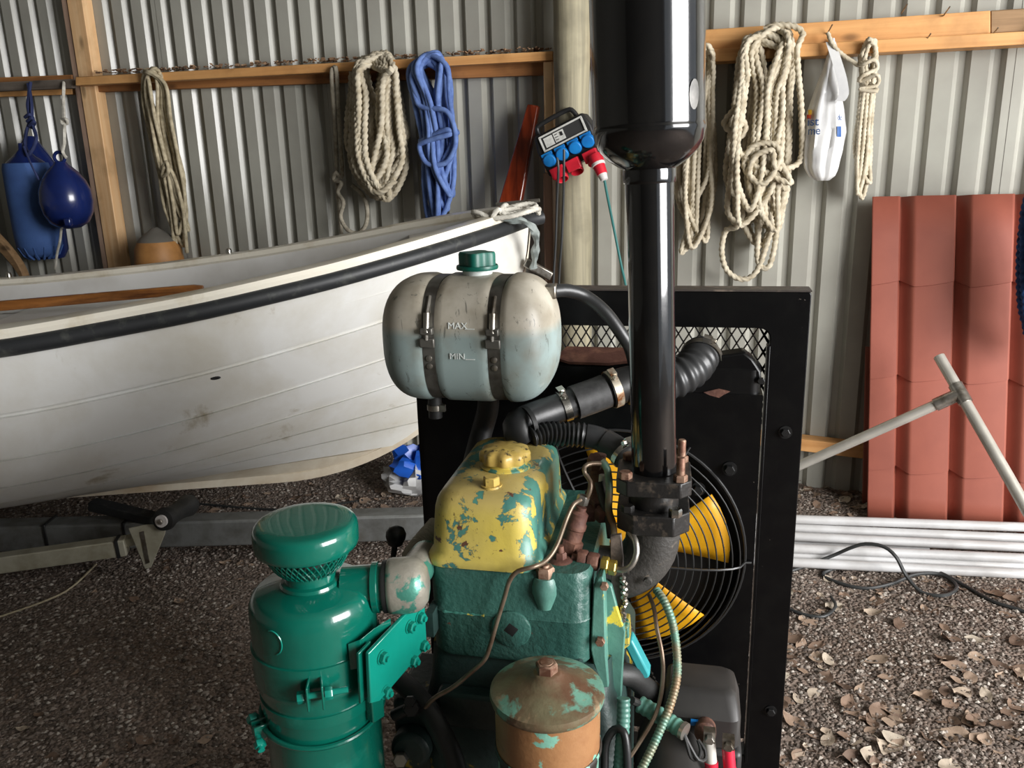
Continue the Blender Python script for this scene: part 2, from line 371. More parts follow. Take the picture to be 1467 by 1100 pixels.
    def build(s, name, mat, parent=None, smooth=40, bevel=0, seg=2, solid=0, label=None, cat=None, group=None, kind=None, sub=0):
        me = bpy.data.meshes.new(name)
        off = Vector((0, 0, 0))
        if parent is None and s.v:
            xs = [p.x for p in s.v]; ys = [p.y for p in s.v]
            off = Vector(((min(xs) + max(xs)) / 2, (min(ys) + max(ys)) / 2, min(p.z for p in s.v)))
        me.from_pydata([tuple(p - off) for p in s.v], [], s.f); me.update()
        bm = bmesh.new(); bm.from_mesh(me); bmesh.ops.recalc_face_normals(bm, faces=bm.faces); bm.to_mesh(me); bm.free()
        if smooth:
            for p in me.polygons: p.use_smooth = True
            me.set_sharp_from_angle(angle=math.radians(smooth))
        me.materials.append(MATS[mat])
        o = bpy.data.objects.new(name, me); COL.objects.link(o); o.location = off
        if parent is not None: o.parent = parent
        if solid:
            q = o.modifiers.new('solid', 'SOLIDIFY'); q.thickness = solid; q.offset = 0
        if bevel:
            q = o.modifiers.new('bevel', 'BEVEL'); q.width = bevel; q.segments = seg; q.limit_method = 'ANGLE'; q.angle_limit = math.radians(35)
        if sub:
            q = o.modifiers.new('sub', 'SUBSURF'); q.levels = sub; q.render_levels = sub
        tag(o, label, cat, group, kind)
        return o
def tag(o, label=None, cat=None, group=None, kind=None):
    if label: o['label'] = label
    if cat: o['category'] = cat
    if group: o['group'] = group
    if kind: o['kind'] = kind
    return o
def empty(name, loc, rz=0, label=None, cat=None, group=None, kind=None):
    o = bpy.data.objects.new(name, None); COL.objects.link(o); o.location = loc; o.rotation_euler = (0, 0, rz)
    o.empty_display_size = .1
    return tag(o, label, cat, group, kind)
def catmull(pts, step=.01, closed=False):
    P = [Vector(p) for p in pts]; n = len(P); out = []
    for i in range(n if closed else n - 1):
        if closed: p0, p1, p2, p3 = P[(i - 1) % n], P[i], P[(i + 1) % n], P[(i + 2) % n]
        else: p1, p2 = P[i], P[i + 1]; p0 = P[i - 1] if i else 2 * p1 - p2; p3 = P[i + 2] if i + 2 < n else 2 * p2 - p1
        m_ = max(2, int((p2 - p1).length / step))
        for k in range(m_):
            t = k / m_
            out.append(.5 * ((2 * p1) + (p2 - p0) * t + (2 * p0 - 5 * p1 + 4 * p2 - p3) * t * t + (3 * p1 - p0 - 3 * p2 + p3) * t ** 3))
    if not closed: out.append(P[-1])
    return out
def rrect(cx, cy, hx, hy, r, z, n=5):
    r = min(r, hx - 1e-4, hy - 1e-4); out = []
    for (sx, sy, a0) in ((1, 1, 0), (-1, 1, 90), (-1, -1, 180), (1, -1, 270)):
        for k in range(n + 1):
            a = math.radians(a0 + 90 * k / n)
            out.append(Vector((cx + sx * (hx - r) + r * math.cos(a), cy + sy * (hy - r) + r * math.sin(a), z)))
    return out
def text_mesh(body, size, extrude=.001):
    cu = bpy.data.curves.new('t', 'FONT'); cu.body = body; cu.size = size; cu.extrude = extrude; cu.resolution_u = 3
    o = bpy.data.objects.new('t', cu); COL.objects.link(o)
    dg = bpy.context.evaluated_depsgraph_get(); dg.update()
    me = bpy.data.meshes.new_from_object(o.evaluated_get(dg))
    vs = [v.co.copy() for v in me.vertices]; fs = [tuple(p.vertices) for p in me.polygons]
    bpy.data.objects.remove(o); bpy.data.curves.remove(cu); bpy.data.meshes.remove(me)
    return vs, fs
Z3 = Vector((0, 0, 1))
RNG = random.Random(7)

# ------------------------------------------------------------------ the setting
def ground_z(x, y):
    q = (Vector((x, y, 0)) - WO).dot(WN)          # distance in front of the wall
    h = .012 * math.sin(2.3 * x + 1.1) * math.cos(1.9 * y) + .007 * math.sin(5.1 * x - 2.7 * y) + .004 * math.sin(13 * x + 9 * y)
    return h + .05 * math.exp(-(max(q, 0) / .28) ** 2)
g = MB(); NX, NY = 150, 120
g.grid([[Vector((x, y, ground_z(x, y))) for x in LS(-4.6, 4.6, NX)] for y in LS(-2.6, 5.4, NY)])
floor = g.build('floor', 'gravel_ground', kind='structure', label='grey brown gravel floor of the shed')

wall = empty('wall_back', WO, -WYAW, 'grey corrugated steel wall with timber rails', None, None, 'structure')
MB().box((4.28, 3.2, 1.35), (.06, 2.6, 2.9)).build('wall_right_blocker', 'roof_inside', kind='structure', smooth=0, label='unseen side wall added beyond the red sheets to dim the ambient light')  # out of view, added to block sky light from the right
# local coordinates of wall_back: x = a, y = -n, z
PITCHW = .1095; HT = 2.75
def wl(p): a, n, z = wac(Vector(p)); return Vector((a, -n, z))
A0 = wac(W(652, 78))[0]                    # start of one bright flank
prof = [(0, 0), (.016, -.022), (.038, -.022), (.053, 0), (PITCHW, 0)]    # groove recedes, then comes back
joint = wac(W(480, 40))[0]
k0 = round((joint - A0) / PITCHW)
def wall_sheet(a_start, ribs, lift):
    b = MB(); P0 = []
    for i in range(ribs):
        for (x, n) in (prof if i == ribs - 1 else prof[:-1]): P0.append((a_start + i * PITCHW + x, n + lift))
    P0 = [(P0[0][0] - .03, P0[0][1])] + P0
    b.grid([[Vector((a, -n, z)) for a, n in P0] for z in (-.05, HT)])
    return b.build('wall_sheet', 'wall_paint', wall, smooth=0, solid=.0012)
for j in range(-5, 6):
    wall_sheet(A0 + (k0 + 8 * j) * PITCHW, 8, .0016 * (j % 2))
def wbox(name, a0, a1, n0, n1, z0, z1, mat, bev=.003, label=None):
    b = MB().box(((a0 + a1) / 2, -(n0 + n1) / 2, (z0 + z1) / 2), (a1 - a0, n1 - n0, z1 - z0))
    return b.build(name, mat, wall, bevel=bev, label=label)
def wbar(name, pL_top, pL_bot, pR_top, pR_bot, n0, n1, mat, label=None):   # a rail whose front face is given by four pixels
    f = [W(*pL_bot, n1), W(*pR_bot, n1), W(*pR_top, n1), W(*pL_top, n1)]
    f = [wl(p) for p in f]; bk = [Vector((p.x, -n0, p.z)) for p in f]
    b = MB().hexa([f[0], f[1], bk[1], bk[0], f[3], f[2], bk[2], bk[3]])
    return b.build(name, mat, wall, bevel=.003, label=label)
wbar('wall_rail', (108, 110), (108, 123), (792, 73), (792, 86), .066, .125, 'pine')
wbar('wall_rail', (133, 122), (133, 132), (785, 88), (785, 107), .001, .045, 'old_pine')
wbar('wall_rail', (-300, 122), (-300, 130), (103, 107), (103, 114), .001, .06, 'old_pine')
wbar('wall_rail', (-300, 131), (-300, 143), (103, 113), (103, 126), .001, .085, 'grey_board')
wbar('wall_rail', (-300, 142), (-300, 149), (103, 126), (103, 135), .001, .04, 'pine')
wbar('wall_rail', (852, 53), (852, 85), (1419, 15), (1419, 48), .001, .09, 'pine')
wbar('wall_rail', (1419.5, 15), (1419.5, 48), (1620, 2), (1620, 36), .001, .088, 'bare_wood', 'greyish weathered end of the right rail')
wbar('wall_rail', (852, 80), (852, 98), (1620, 36), (1620, 55), .001, .115, 'pine')
wbar('wall_rail', (1050, 618), (1050, 634), (1330, 650), (1330, 669), .001, .07, 'pine')
def wstud(name, xl, xr, yref, n0, n1, z0, z1, mat):
    a0 = wac(W(xl, yref, n1))[0]; a1 = wac(W(xr, yref, n1))[0]
    return wbox(name, a0, a1, n0, n1, z0, z1, mat)
wstud('wall_stud', 96, 118, 5, .001, .064, -.05, HT, 'pine_upright')
wstud('wall_stud', 88, 95.5, 5, .001, .058, -.05, HT, 'pink_board')
zc = W(786, 247, .1).z; zt = W(786, 88, .1).z
wstud('wall_stud', 779, 792, 150, .001, .11, zc, zt - .001, 'pine_upright')
wstud('wall_stud', 779, 792, 330, .001, .10, -.05, zc - .002, 'pink_board')
# round log post
pc = W(820, 30, .13); pl = W(824, 390, .13); pl = Vector((pc.x + .004, pc.y, 0))
lb = MB(); pts = []; rad = []
for i in range(40):
    z = -.1 + i / 39 * 2.85; pts.append(wl(Vector((pc.x + .004 * math.sin(z * 3), pc.y, z)))); rad.append(.069 + .003 * math.sin(7 * z) + .002 * math.sin(19 * z))
lb.tube(pts, rad, 28); lb.build('log_post', 'log', wall, label='round debarked log post against the wall')
# nails in the right rail
for (x, y) in ((1325, 60), (1420, 52), (1186, 47), (1292, 18), (1352, 22)):
    p = wl(W(x, y, .1)); q = p + Vector((.012, -.03, .022))
    MB().tube([p + Vector((0, .02, 0)), p, q], .0025, 6).build('nail', 'steel', wall)
# crumbs of dry leaves on top of the left rail
cb = MB()
for i in range(420):
    x = RNG.uniform(140, 790); p = wl(W(x, 106 - (x - 112) * .0526, .07)); p.y = -RNG.uniform(.01, .115); p.z += RNG.uniform(-.002, .007) + .001
    s = RNG.uniform(.004, .012); R = Matrix.Rotation(RNG.uniform(0, 6.3), 3, 'Z') @ Matrix.Rotation(RNG.uniform(-.9, .9), 3, 'X')
    cb.box(p, (s * 1.6, s, .003), R)
cb.build('leaf_crumbs', 'debris', wall, smooth=0, kind='stuff')
# rest of the shed, outside the frame: roof, left wall, wall behind the camera with its opening to the right
MB().box((-.5, 1.4, 2.85), (9.6, 9.0, .06)).build('ceiling', 'roof_inside', kind='structure', smooth=0, label='sheet steel roof over the shed')
MB().box((-4.7, 1.4, 1.35), (.06, 9.0, 2.9)).build('wall_left', 'roof_inside', kind='structure', smooth=0, label='steel side wall of the shed')
MB().box((-1.4, -2.7, 1.35), (6.6, .06, 2.9)).build('wall_front', 'roof_inside', kind='structure', smooth=0, label='unseen steel front wall beside the open doorway, widened to cut fill light')  # unseen wall, extended to the right to hold fill light off the left side

# ------------------------------------------------------------------ boat
ALPHA = math.radians(6.8); HEEL = math.radians(.4)
boat = empty('rowing_boat', (0.075, 3.0, 0), math.pi + ALPHA, 'white clinker style rowing boat with black rubbing strip on a trailer', 'boat')
boat.rotation_euler = (HEEL, 0, math.pi + ALPHA)
LB = 4.1
def smooth_table(xs, ys):
    X = np.array(LS(0, LB, 830)); Y = NI(X, xs, ys)
    k = 41; Yp = np.concatenate([2 * Y[0] - Y[1:k // 2 + 1][::-1], Y, 2 * Y[-1] - Y[-k // 2:-1][::-1]])
    Y = np.convolve(Yp, np.ones(k) / k, 'same')[k // 2:k // 2 + len(X)]
    return lambda s: float(NI(s, X, Y))
bs = smooth_table([0, .1, .2, .4, .65, 1.0, 1.45, 2.0, 3.0, 4.1], [.012, .165, .27, .41, .52, .625, .72, .77, .75, .62])
zg = smooth_table([0, .2, .4, .65, 1.0, 1.45, 2.0, 3.0, 4.1], [1.21, 1.178, 1.14, 1.092, 1.037, .985, .945, .945, .99])
ZK = .28
def sst(x, a, b): t = min(1, max(0, (x - a) / (b - a))); return t * t * (3 - 2 * t)
def stem_s(h): return .95 * (1 - math.sqrt(max(0., 1 - (1 - h) ** 2)))
def hull_pt(i, t, side, off=0.0):
    k = sst(i * LB, .0, 1.6)
    w_ = (1 - k) * t ** .92 + k * math.sin(t * math.pi / 2) ** .9
    h_ = (1 - k) * t ** 1.05 + k * (1 - math.cos(t * math.pi / 2)) ** .92
    s0 = stem_s(h_)
    s = s0 + (LB - s0) * i
    y = bs(max(0, min(LB, (s - s0) * LB / (LB - s0)))) * w_
    zt = zg(s); z = ZK + (zt - ZK) * h_
    y = max(.012, y + off)
    return Vector((s, side * y, z))
IS = [((j / 44) ** 1.5) for j in range(45)]
TB = [0, .12, .24, .36, .49, .63, .785, 1.0]
for side in (1, -1):
    for q in range(7):
        t0, t1 = TB[q], TB[q + 1]; rows = []
        for (f, off) in ((0, -.008), (0.0, .011), (.3, .009), (.6, .006), (.89, .003), (.905, -.010), (1.0, -.012)):
            rows.append([hull_pt(i, t0 + (t1 - t0) * f, side, off) for i in IS])
        MB().grid(rows).build('strake', 'keel_white' if q == 0 else 'gelcoat', boat, smooth=25)
    # liner, gunwale cap, inner coaming and rubbing strip
    MB().grid([[hull_pt(i, t, side, -.03) for i in IS] for t in LS(.12, .97, 12)]).build('liner', 'boat_inside', boat, smooth=60)
    def gl(i, dy, dz): p = hull_pt(i, 1.0, side, 0); return Vector((p.x, side * max(.004, abs(p.y) + dy), p.z + dz))
    MB().grid([[gl(i, dy, dz) for i in IS] for dy, dz in ((.012, -.014), (.016, .0), (.010, .012), (-.035, .020), (-.062, .014), (-.066, -.004), (-.045, -.03))]).build('gunwale_cap', 'cream_cap', boat, smooth=40)
    MB().grid([[gl(i, dy, dz) for i in IS] for dy, dz in ((-.052, .01), (-.064, -.03), (-.070, -.11), (-.064, -.125), (-.035, -.12))]).build('inner_coaming', 'boat_inside', boat, smooth=40)
    rp = [gl(i, .006, -.036) for i in IS]; rp[0] = rp[0] + Vector((-.045, 0, .006))
    MB().tube(rp, .025, 12).build('rubbing_strip', 'rubrail', boat)
# keel, stem band, transom, thwarts
kp = [Vector((stem_s(h) - .006, 0, ZK + (1.19 - ZK) * h - .012 * (1 - h) ** 4)) for h in [q ** 2 for q in LS(1, 0.0, 26)]] + [Vector((s, 0, ZK - .012)) for s in (1.2, 2, 3, LB)]
b = MB(); b.loft([[p + Vector((dx, dy, dz)) for dx, dy, dz in ((0, -.016, .02), (0, .016, .02), (0, .013, -.012), (0, -.013, -.012))] for p in kp]); b.build('keel', 'keel_white', boat, smooth=30)
tr = [hull_pt(1, t, 1, -.005) for t in LS(0, 1, 10)] + [hull_pt(1, t, -1, -.005) for t in LS(1, 0, 10)]
b = MB(); b.add(tr + [p + Vector((-.03, 0, 0)) for p in tr], [tuple(range(20)), tuple(range(39, 19, -1))]); b.build('transom', 'gelcoat', boat, smooth=0)
for s0_, s1_ in ((1.5, 1.95), (2.7, 3.05)):
    yw = bs(s0_) - .05; MB().box(((s0_ + s1_) / 2, 0, .835), (s1_ - s0_, 2 * yw, .05)).build('thwart', 'boat_inside', boat, bevel=.012)
dk = MB(); dk.grid([[Vector((s, y * (bs(s) - .05), zg(s) - .03)) for y in LS(-1, 1, 7)] for s in LS(.06, .42, 8)]); dk.build('bow_deck', 'boat_inside', boat)
BM = Matrix.Translation(boat.location) @ boat.rotation_euler.to_matrix().to_4x4(); BI = BM.inverted()
def bo(p): return BI @ Vector(p)
b = MB(); c_ = hull_pt(.235, .75, 1, .005); t_ = (hull_pt(.24, .75, 1, .005) - hull_pt(.23, .75, 1, .005)).normalized(); n_ = V_ = Vector((t_.y, -t_.x, .25)).normalized(); n_ = n_ if n_.y > 0 else -n_
b.lathe([(.014, -.004), (.014, .0015), (.011, .003)], 16, c_, n_, sc=(1.0, .35)); b.build('drain_slot', 'rubber', boat)
# small fittings on the far gunwale
for (x, y) in ((310, 354), (10, 383)):
    p = PY(x, y, 3.42 if x > 100 else 3.5); pb = bo(p)
    i = min(IS, key=lambda q: abs(hull_pt(q, 1, -1).x - pb.x)); gp = hull_pt(i, 1, -1) + Vector((0, .03, .018))
    b = MB(); b.lathe([(.012, 0), (.012, .012), (.009, .02), (.003, .023)], 12, gp, (0, 0, 1)); b.build('deck_stud', 'bright_steel', boat)
# bow bar and rope lashings
bb = MB(); q0, q1 = PY(711, 293, 2.98), PY(773, 287, 2.93); bb.cyl(bo(q0), bo(q1), .0065, n=12); bb.build('bow_bar', 'steel', boat)
rope = [PY(692, 326, 2.86), PY(684, 314, 2.84), PY(678, 304, 2.82), PY(688, 306, 2.80), PY(698, 310, 2.79)]
rope += [PY(x, y, Y) for x, y, Y in ((716, 311, 2.79), (742, 305, 2.79), (764, 299, 2.81), (772, 300, 2.87), (760, 296, 2.91), (736, 299, 2.84), (712, 304, 2.80), (702, 307, 2.85), (712, 302, 2.89), (735, 296, 2.85), (758, 292, 2.86), (768, 296, 2.84), (752, 303, 2.78), (728, 307, 2.775), (718, 301, 2.78), (724, 294, 2.84), (728, 301, 2.90), (722, 310, 2.80), (714, 300, 2.77), (706, 312, 2.78), (730, 310, 2.765), (756, 303, 2.775))]
rope += [PY(768, 300, 2.84), PY(772, 306, 2.86)]
b = MB().tube(catmull(rope, .006), .0085, 10, (.035, .16, 3)); b.build('bow_rope', 'rope_white', label='white three strand rope lashed around the bow of the boat', cat='rope')
st = [PY(694, 328, 2.86), PY(700, 318, 2.84), PY(716, 313, 2.82), PY(735, 314, 2.80), PY(752, 318, 2.80), PY(764, 328, 2.82), PY(768, 345, 2.86), PY(766, 365, 2.9), PY(764, 384, 2.93)]
b = MB().tube(catmull(st, .006), .011, 8, (.17, .45, 2)); b.build('twisted_strap', 'strap_grey', label='twisted grey webbing strap hanging over the tip of the bow', cat='strap')
# pole lying inside
p0, p1 = PY(-170, 453, 3.02), PY(292, 413, 3.16)
b = MB(); dd = (p1 - p0); R = frame(dd); b.loft([[p0 + dd * f + R @ Vector((x * k, y * k, 0)) for x, y in ((-.012, -.018), (.012, -.018), (.014, 0), (.012, .018), (-.012, .018), (-.014, 0))] for f, k in ((0, 1), (.6, 1), (.97, .95), (1., .6))])
b.build('wooden_pole', 'varnished', bevel=.003, label='varnished wooden pole with dark worn spots lying inside the boat', cat='pole')

# ------------------------------------------------------------------ boat trailer
YB = 2.82
trl = empty('boat_trailer', (-1.6, YB, 0), 0, 'galvanised steel boat trailer with black keel roller under the white boat', 'trailer')
TO = Vector((-1.6, YB, 0))
def tl(p): return Vector(p) - TO
b = MB().box((-.05, 0, .105), (3.6, .085, .10)); b.build('beam', 'galvanised', trl, bevel=.008)
for x in (-.02, .43):
    xx = (PY(64 if x < 0 else 178, 765, YB - .045) - TO).x
    MB().box((xx, 0, .105), (.012, .093, .108)).build('lashing_band', 'rubber', trl, bevel=.002)
a0 = PZ(-160, 829, .10); a1 = PZ(182, 781, .13)
def bar(p, q, wd, ht, name, mat, parent, conv, bev=.004):
    p, q = Vector(p), Vector(q); R = frame(q - p); bmx = MB().box((p + q) / 2, (wd, ht, (q - p).length), R); bmx.v = [conv(v) for v in bmx.v]
    return bmx.build(name, mat, parent, bevel=bev)
bar(a0, a1, .05, .06, 'side_arm', 'pale_galvanised', trl, tl)
bar(a1 + (a0 - a1).normalized() * .02, a1 + (a0 - a1).normalized() * .032, .056, .066, 'lashing_band', 'rubber', trl, tl, .001)
bar(a1 + Vector((-.01, .01, .01)), a1 + Vector((.07, .03, .02)), .045, .03, 'arm_stub', 'pale_galvanised', trl, tl)
# bracket plate and roller
pp = [PZ(184, 757, .17), PZ(240, 752, .185), PZ(216, 813, .03), PZ(207, 815, .025)]
Yp = a1.y - .03
pp = [PY(184, 757, Yp), PY(208, 752, Yp), PY(238, 752, Yp + .01), PY(236, 765, Yp + .01), PY(216, 813, Yp), PY(208, 815, Yp)]
b = MB(); n = len(pp); b.add([tl(p) for p in pp] + [tl(p + Vector((0, .006, 0))) for p in pp], [tuple(range(n)), tuple(range(2 * n - 1, n - 1, -1))] + [(i, i + n, (i + 1) % n + n, (i + 1) % n) for i in range(n)])
pl_ = b.build('bracket_plate', 'pale_galvanised', trl, bevel=.001)
sl = [PY(200, 762, Yp - .002), PY(206, 761, Yp - .002), PY(214, 806, Yp - .002), PY(209, 808, Yp - .002)]
b = MB(); b.add([tl(p) for p in sl] + [tl(p + Vector((0, .004, 0))) for p in sl], [(0, 1, 2, 3), (7, 6, 5, 4)] + [(i, i + 4, (i + 1) % 4 + 4, (i + 1) % 4) for i in range(4)]); b.build('slot', 'steel', pl_)
r0_, r1_ = PY(232, 746, Yp - .01), PY(272, 722, Yp + .19)
dd = (r1_ - r0_)
rl = MB(); rl.lathe([(.022, 0), (.036, .004), (.040, .02), (.034, .05), (.030, dd.length * .5), (.034, dd.length - .05), (.040, dd.length - .02), (.036, dd.length)], 24, tl(r0_), dd)
rl = rl.build('keel_roller', 'rubber', trl)
b = MB(); b.lathe([(.021, -.008), (.021, 0)], 20, tl(r0_), dd); b.build('washer', 'plug_white', rl)
b = MB(); b.hexnut(tl(r0_ - dd.normalized() * .008), -dd, .010, .01); b.build('nut', 'steel', rl)
bar(PY(132, 722, YB + .02), PY(225, 744, YB - .03), .05, .035, 'roller_arm', 'rubrail', trl, tl)
# wheels and winch post, hidden from here
MB().box((-1.2, 0, .17), (.07, 1.5, .06)).build('axle', 'galvanised', trl)
for s in (-1, 1):
    b = MB(); b.lathe([(.10, -.07), (.19, -.07), (.235, -.05), (.24, 0), (.235, .05), (.19, .07), (.10, .07)], 28, (-1.2, s * .68, .24), (0, 1, 0)); b.build('wheel', 'rubber', trl)
bar((.12, YB, .10), (.12, YB + .06, .92), .06, .06, 'winch_post', 'galvanised', trl, tl)
bar(PY(752, 375, 2.95), PY(790, 396, 2.95), .03, .03, 'winch_hook', 'steel', trl, tl)
MB().cyl((1.65, 0, .0), (1.65, 0, .16), .03, n=16).build('jockey_leg', 'galvanised', trl)

# ------------------------------------------------------------------ fenders and things at the left
fx = W(48, 300, .20)
fen = empty('cylinder_fender', (fx.x, fx.y, 0), 0, 'blue cloth covered cylindrical boat fender hung by a navy cord', 'fender')
def fl(p): return Vector(p) - Vector((fx.x, fx.y, 0))
zt_, zb_ = W(48, 232, .2).z, W(48, 368, .2).z; R_ = .105
h = zt_ - zb_
b = MB(); b.lathe([(.03, 0), (R_ * .55, .003), (R_ * .82, .022), (R_ * .97, .06), (R_, .12), (R_ * 1.01, h * .6), (R_ * .99, h - .03), (R_ * .93, h - .004), (R_ * .5, h)], 36, (0, 0, zb_)); b.build('cloth_cover', 'fender_cloth', fen)
b = MB(); b.lathe([(R_ * .9, 0), (R_ * .8, .012), (.05, .04), (.022, .07), (.018, .10)], 28, (0, 0, zt_ - .012)); b.build('fender_end', 'fender_vinyl', fen)
for k in range(14):
    a = k * 2 * math.pi / 14
    MB().tube([Vector((R_ * .5 * math.cos(a), R_ * .5 * math.sin(a), zb_ - .004)), Vector((R_ * .75 * math.cos(a), R_ * .75 * math.sin(a), zb_ + .014)), Vector((R_ * .98 * math.cos(a), R_ * .98 * math.sin(a), zb_ + .055))], [.008, .007, .002], 6).build('gather', 'fender_cloth', fen)
cn = [W(44, 118, .1), W(40, 150, .14), W(42, 172, .16), W(36, 200, .2), W(40, 222, .24), W(52, 200, .22), W(46, 176, .17), W(45, 150, .14), W(41, 120, .1)]
MB().tube([fl(p) for p in catmull(cn, .01)], .008, 8, (.03, .12, 3)).build('cord', 'cord_navy', fen)
for k in range(3):
    MB().tube([fl(p) for p in catmull([W(36 + 3 * k, 168 + 6 * k, .18), W(42 + 3 * k, 164 + 5 * k, .19), W(47 + k, 170 + 4 * k, .17), W(40 + 2 * k, 175 + 4 * k, .17)], .006)], .008, 8).build('knot', 'cord_navy', fen)
MB().tube([fl(p) for p in catmull([W(34, 210, .31), W(45, 236, .33), (W(56, 258, .32))], .01)], .005, 6).build('cord_tail', 'cord_navy', fen)
# darker fender behind it
fx2 = W(60, 300, .10)
b = MB(); z2t, z2b = W(60, 228, .1).z, W(60, 372, .1).z; hh = z2t - z2b
b.lathe([(.02, 0), (.07, .01), (.092, .05), (.095, hh * .5), (.095, hh - .02), (.075, hh + .02), (.035, hh + .09), (.02, hh + .11)], 30, (fx2.x, fx2.y, z2b))
b.build('long_fender', 'fender_vinyl', label='glossy dark navy fender mostly hidden behind the cloth covered one', cat='fender')
# drop shaped buoy
bx_ = W(95, 285, .26); bz_t, bz_b = W(95, 231, .26).z, W(95, 328, .26).z; hb = bz_t - bz_b
buoy = empty('teardrop_buoy', (bx_.x, bx_.y, 0), 0, 'glossy navy teardrop buoy hung from the rail by a white cord', 'buoy')
pr = [(.002, 0), (.045, .006), (.085, .03), (.108, .075), (.117, .13), (.112, .18), (.095, .225), (.07, .262), (.048, .285), (.032, .298), (.024, .31), (.0, .312)]
b = MB(); b.lathe([(r * 1.0, q * hb / .312) for r, q in pr], 40, (0, 0, bz_b), cap=False); b.build('body', 'fender_vinyl', buoy)
def bl(p): return Vector(p) - Vector((bx_.x, bx_.y, 0))
b = MB(); b.box(bl(W(98, 318, .37)), (.03, .03, .035)); b.build('valve_lug', 'fender_vinyl', buoy, bevel=.006)
b = MB(); pts = [Vector((.024 * math.cos(a), 0, bz_t + .018 + .024 * math.sin(a))) for a in LS(0, 2 * math.pi, 20, endpoint=False)]
b.tube(pts, .008, 8, closed=True); b.build('eye', 'fender_vinyl', buoy)
MB().tube([bl(p) for p in catmull([W(95, 226, .27), W(90, 218, .27), W(92, 205, .26), W(92, 175, .22), W(91, 150, .16), W(91, 118, .09)], .01)], [.0075] * 0 or .0075, 8, (.03, .14, 3)).build('cord', 'rope_white', buoy)
MB().tube([bl(p) for p in catmull([W(88, 171, .22), W(95, 171, .235), W(96, 177, .22), W(89, 177, .23), W(88, 171, .22)], .005)], .007, 8).build('knot', 'rope_white', buoy)
MB().tube([bl(p) for p in catmull([W(88, 326, .25), W(86, 345, .24), W(82, 362, .22), W(79, 385, .2)], .01)], .006, 8).build('cord_tail', 'rope_white', buoy)
# bent bare wooden piece and orange buoy behind the boat
cv = [W(-60, 300, .3), W(-20, 330, .3), W(8, 356, .3), W(32, 388, .3), W(45, 420, .3)]
b = MB(); cp = catmull(cv, .02); b.loft([[p + WN * dn + Vector((0, 0, dz)) for dn, dz in ((-.02, -.035), (.02, -.035), (.02, .035), (-.02, .035))] for p in cp]); b.build('curved_timber', 'bare_wood', bevel=.004, label='bent bare wooden frame piece beside the blue fender', cat='wood')
ox = W(228, 370, .16); ozt = W(228, 338, .16).z
ob = empty('orange_buoy', (ox.x, ox.y, 0), 0, 'faded orange buoy with grey top peeking over the far side of the boat', 'buoy')
b = MB(); b.lathe([(.03, -.32), (.09, -.3), (.11, -.22), (.112, -.12), (.105, -.06), (.088, -.025)], 30, (0, 0, ozt)); b.build('body', 'orange_buoy', ob)
b = MB(); b.lathe([(.088, -.025), (.075, -.008), (.05, .012), (.025, .03), (.012, .04)], 30, (0, 0, ozt)); b.build('top', 'grey_plastic', ob)

# ------------------------------------------------------------------ ropes on the wall
def hank(seed, tops, bottoms, left, right, loops, n0=.07, n1=.16, tail=None, head=None, top_n=.15):
    """pixel path of a hank: loops over a nail. left/right: functions of f (0 top..1 bottom) giving pixel x limits"""
    rg = random.Random(seed); P = list(head or [])
    for k in range(loops):
        t = tops[k % len(tops)]; bt = bottoms[k % len(bottoms)]
        u = rg.uniform(0, 1.3); u2 = rg.uniform(0, 1.3); n = n0 + (n1 - n0) * rg.random()
        def X(f, side, uu):
            lx, rx = left(f), right(f); c = (lx + rx) / 2
            return c + side * (rx - lx) / 2 * (1 - uu * .75) + rg.uniform(-2, 2)
        H = bt[1] - t[1]
        P.append(W(t[0] + rg.uniform(-3, 3), t[1] + rg.uniform(-3, 3), top_n + rg.uniform(-.02, .03)))
        for f in (.08, .3, .55, .8): P.append(W(X(f, 1, u if f > .1 else u * .6), t[1] + H * f, n + rg.uniform(-.012, .012) + (.02 if f < .2 else 0)))
        P.append(W(bt[0] + rg.uniform(-2, 2), bt[1], n))
        for f in (.8, .55, .3, .08): P.append(W(X(f, -1, u2 if f > .1 else u2 * .6), t[1] + H * f, n + .02 + rg.uniform(-.012, .012)))
    return P + list(tail or [])
def lerp_tab(tab): xs = [a for a, b_ in tab]; ys = [b_ for a, b_ in tab]; return lambda f: float(NI(f, xs, ys))
def rope_obj(name, P, r, mat, label, twist=(.05, .15, 3), n=12, step=.006):
    b = MB().tube(catmull(P, step), r, n, twist); return b.build(name, mat, label=label, cat='rope', smooth=60)
# beige braided hank beside the post
P = hank(3, [(214, 101), (222, 100), (208, 103)], [(244, 310), (262, 352), (256, 335), (268, 330), (252, 362), (262, 300)], lerp_tab([(0, 204), (.3, 208), (.6, 226), (1, 244)]), lerp_tab([(0, 232), (.3, 244), (.6, 258), (1, 274)]), 14, .06, .15)
P += [W(228, 235, .19), W(238, 232, .21), W(241, 246, .21), W(233, 252, .19), W(236, 240, .21), W(248, 250, .17), W(262, 300, .15), W(268, 362, .13)]
rope_obj('rope_hank', P, .0085, 'rope_beige', 'beige braided rope hank looped over the rail beside the wooden post', (.02, .06, 6))
# thin grey doubled rope
P = [W(489, 335, .05), W(484, 270, .06), W(480, 180, .08), W(475, 110, .145), W(478, 98, .14), W(482, 104, .145), W(486, 180, .08), W(490, 250, .07), W(481, 247, .09), W(479, 258, .08), W(489, 262, .09), W(484, 275, .08), W(492, 290, .09), W(488, 310, .08), W(497, 328, .09), W(512, 334, .09), W(524, 322, .09), W(526, 300, .08), W(520, 280, .08), W(505, 266, .06)]
rope_obj('thin_rope', P, .009, 'rope_grey', 'thin greyish rope doubled over the rail with a loop hanging low', (.03, .13, 3))
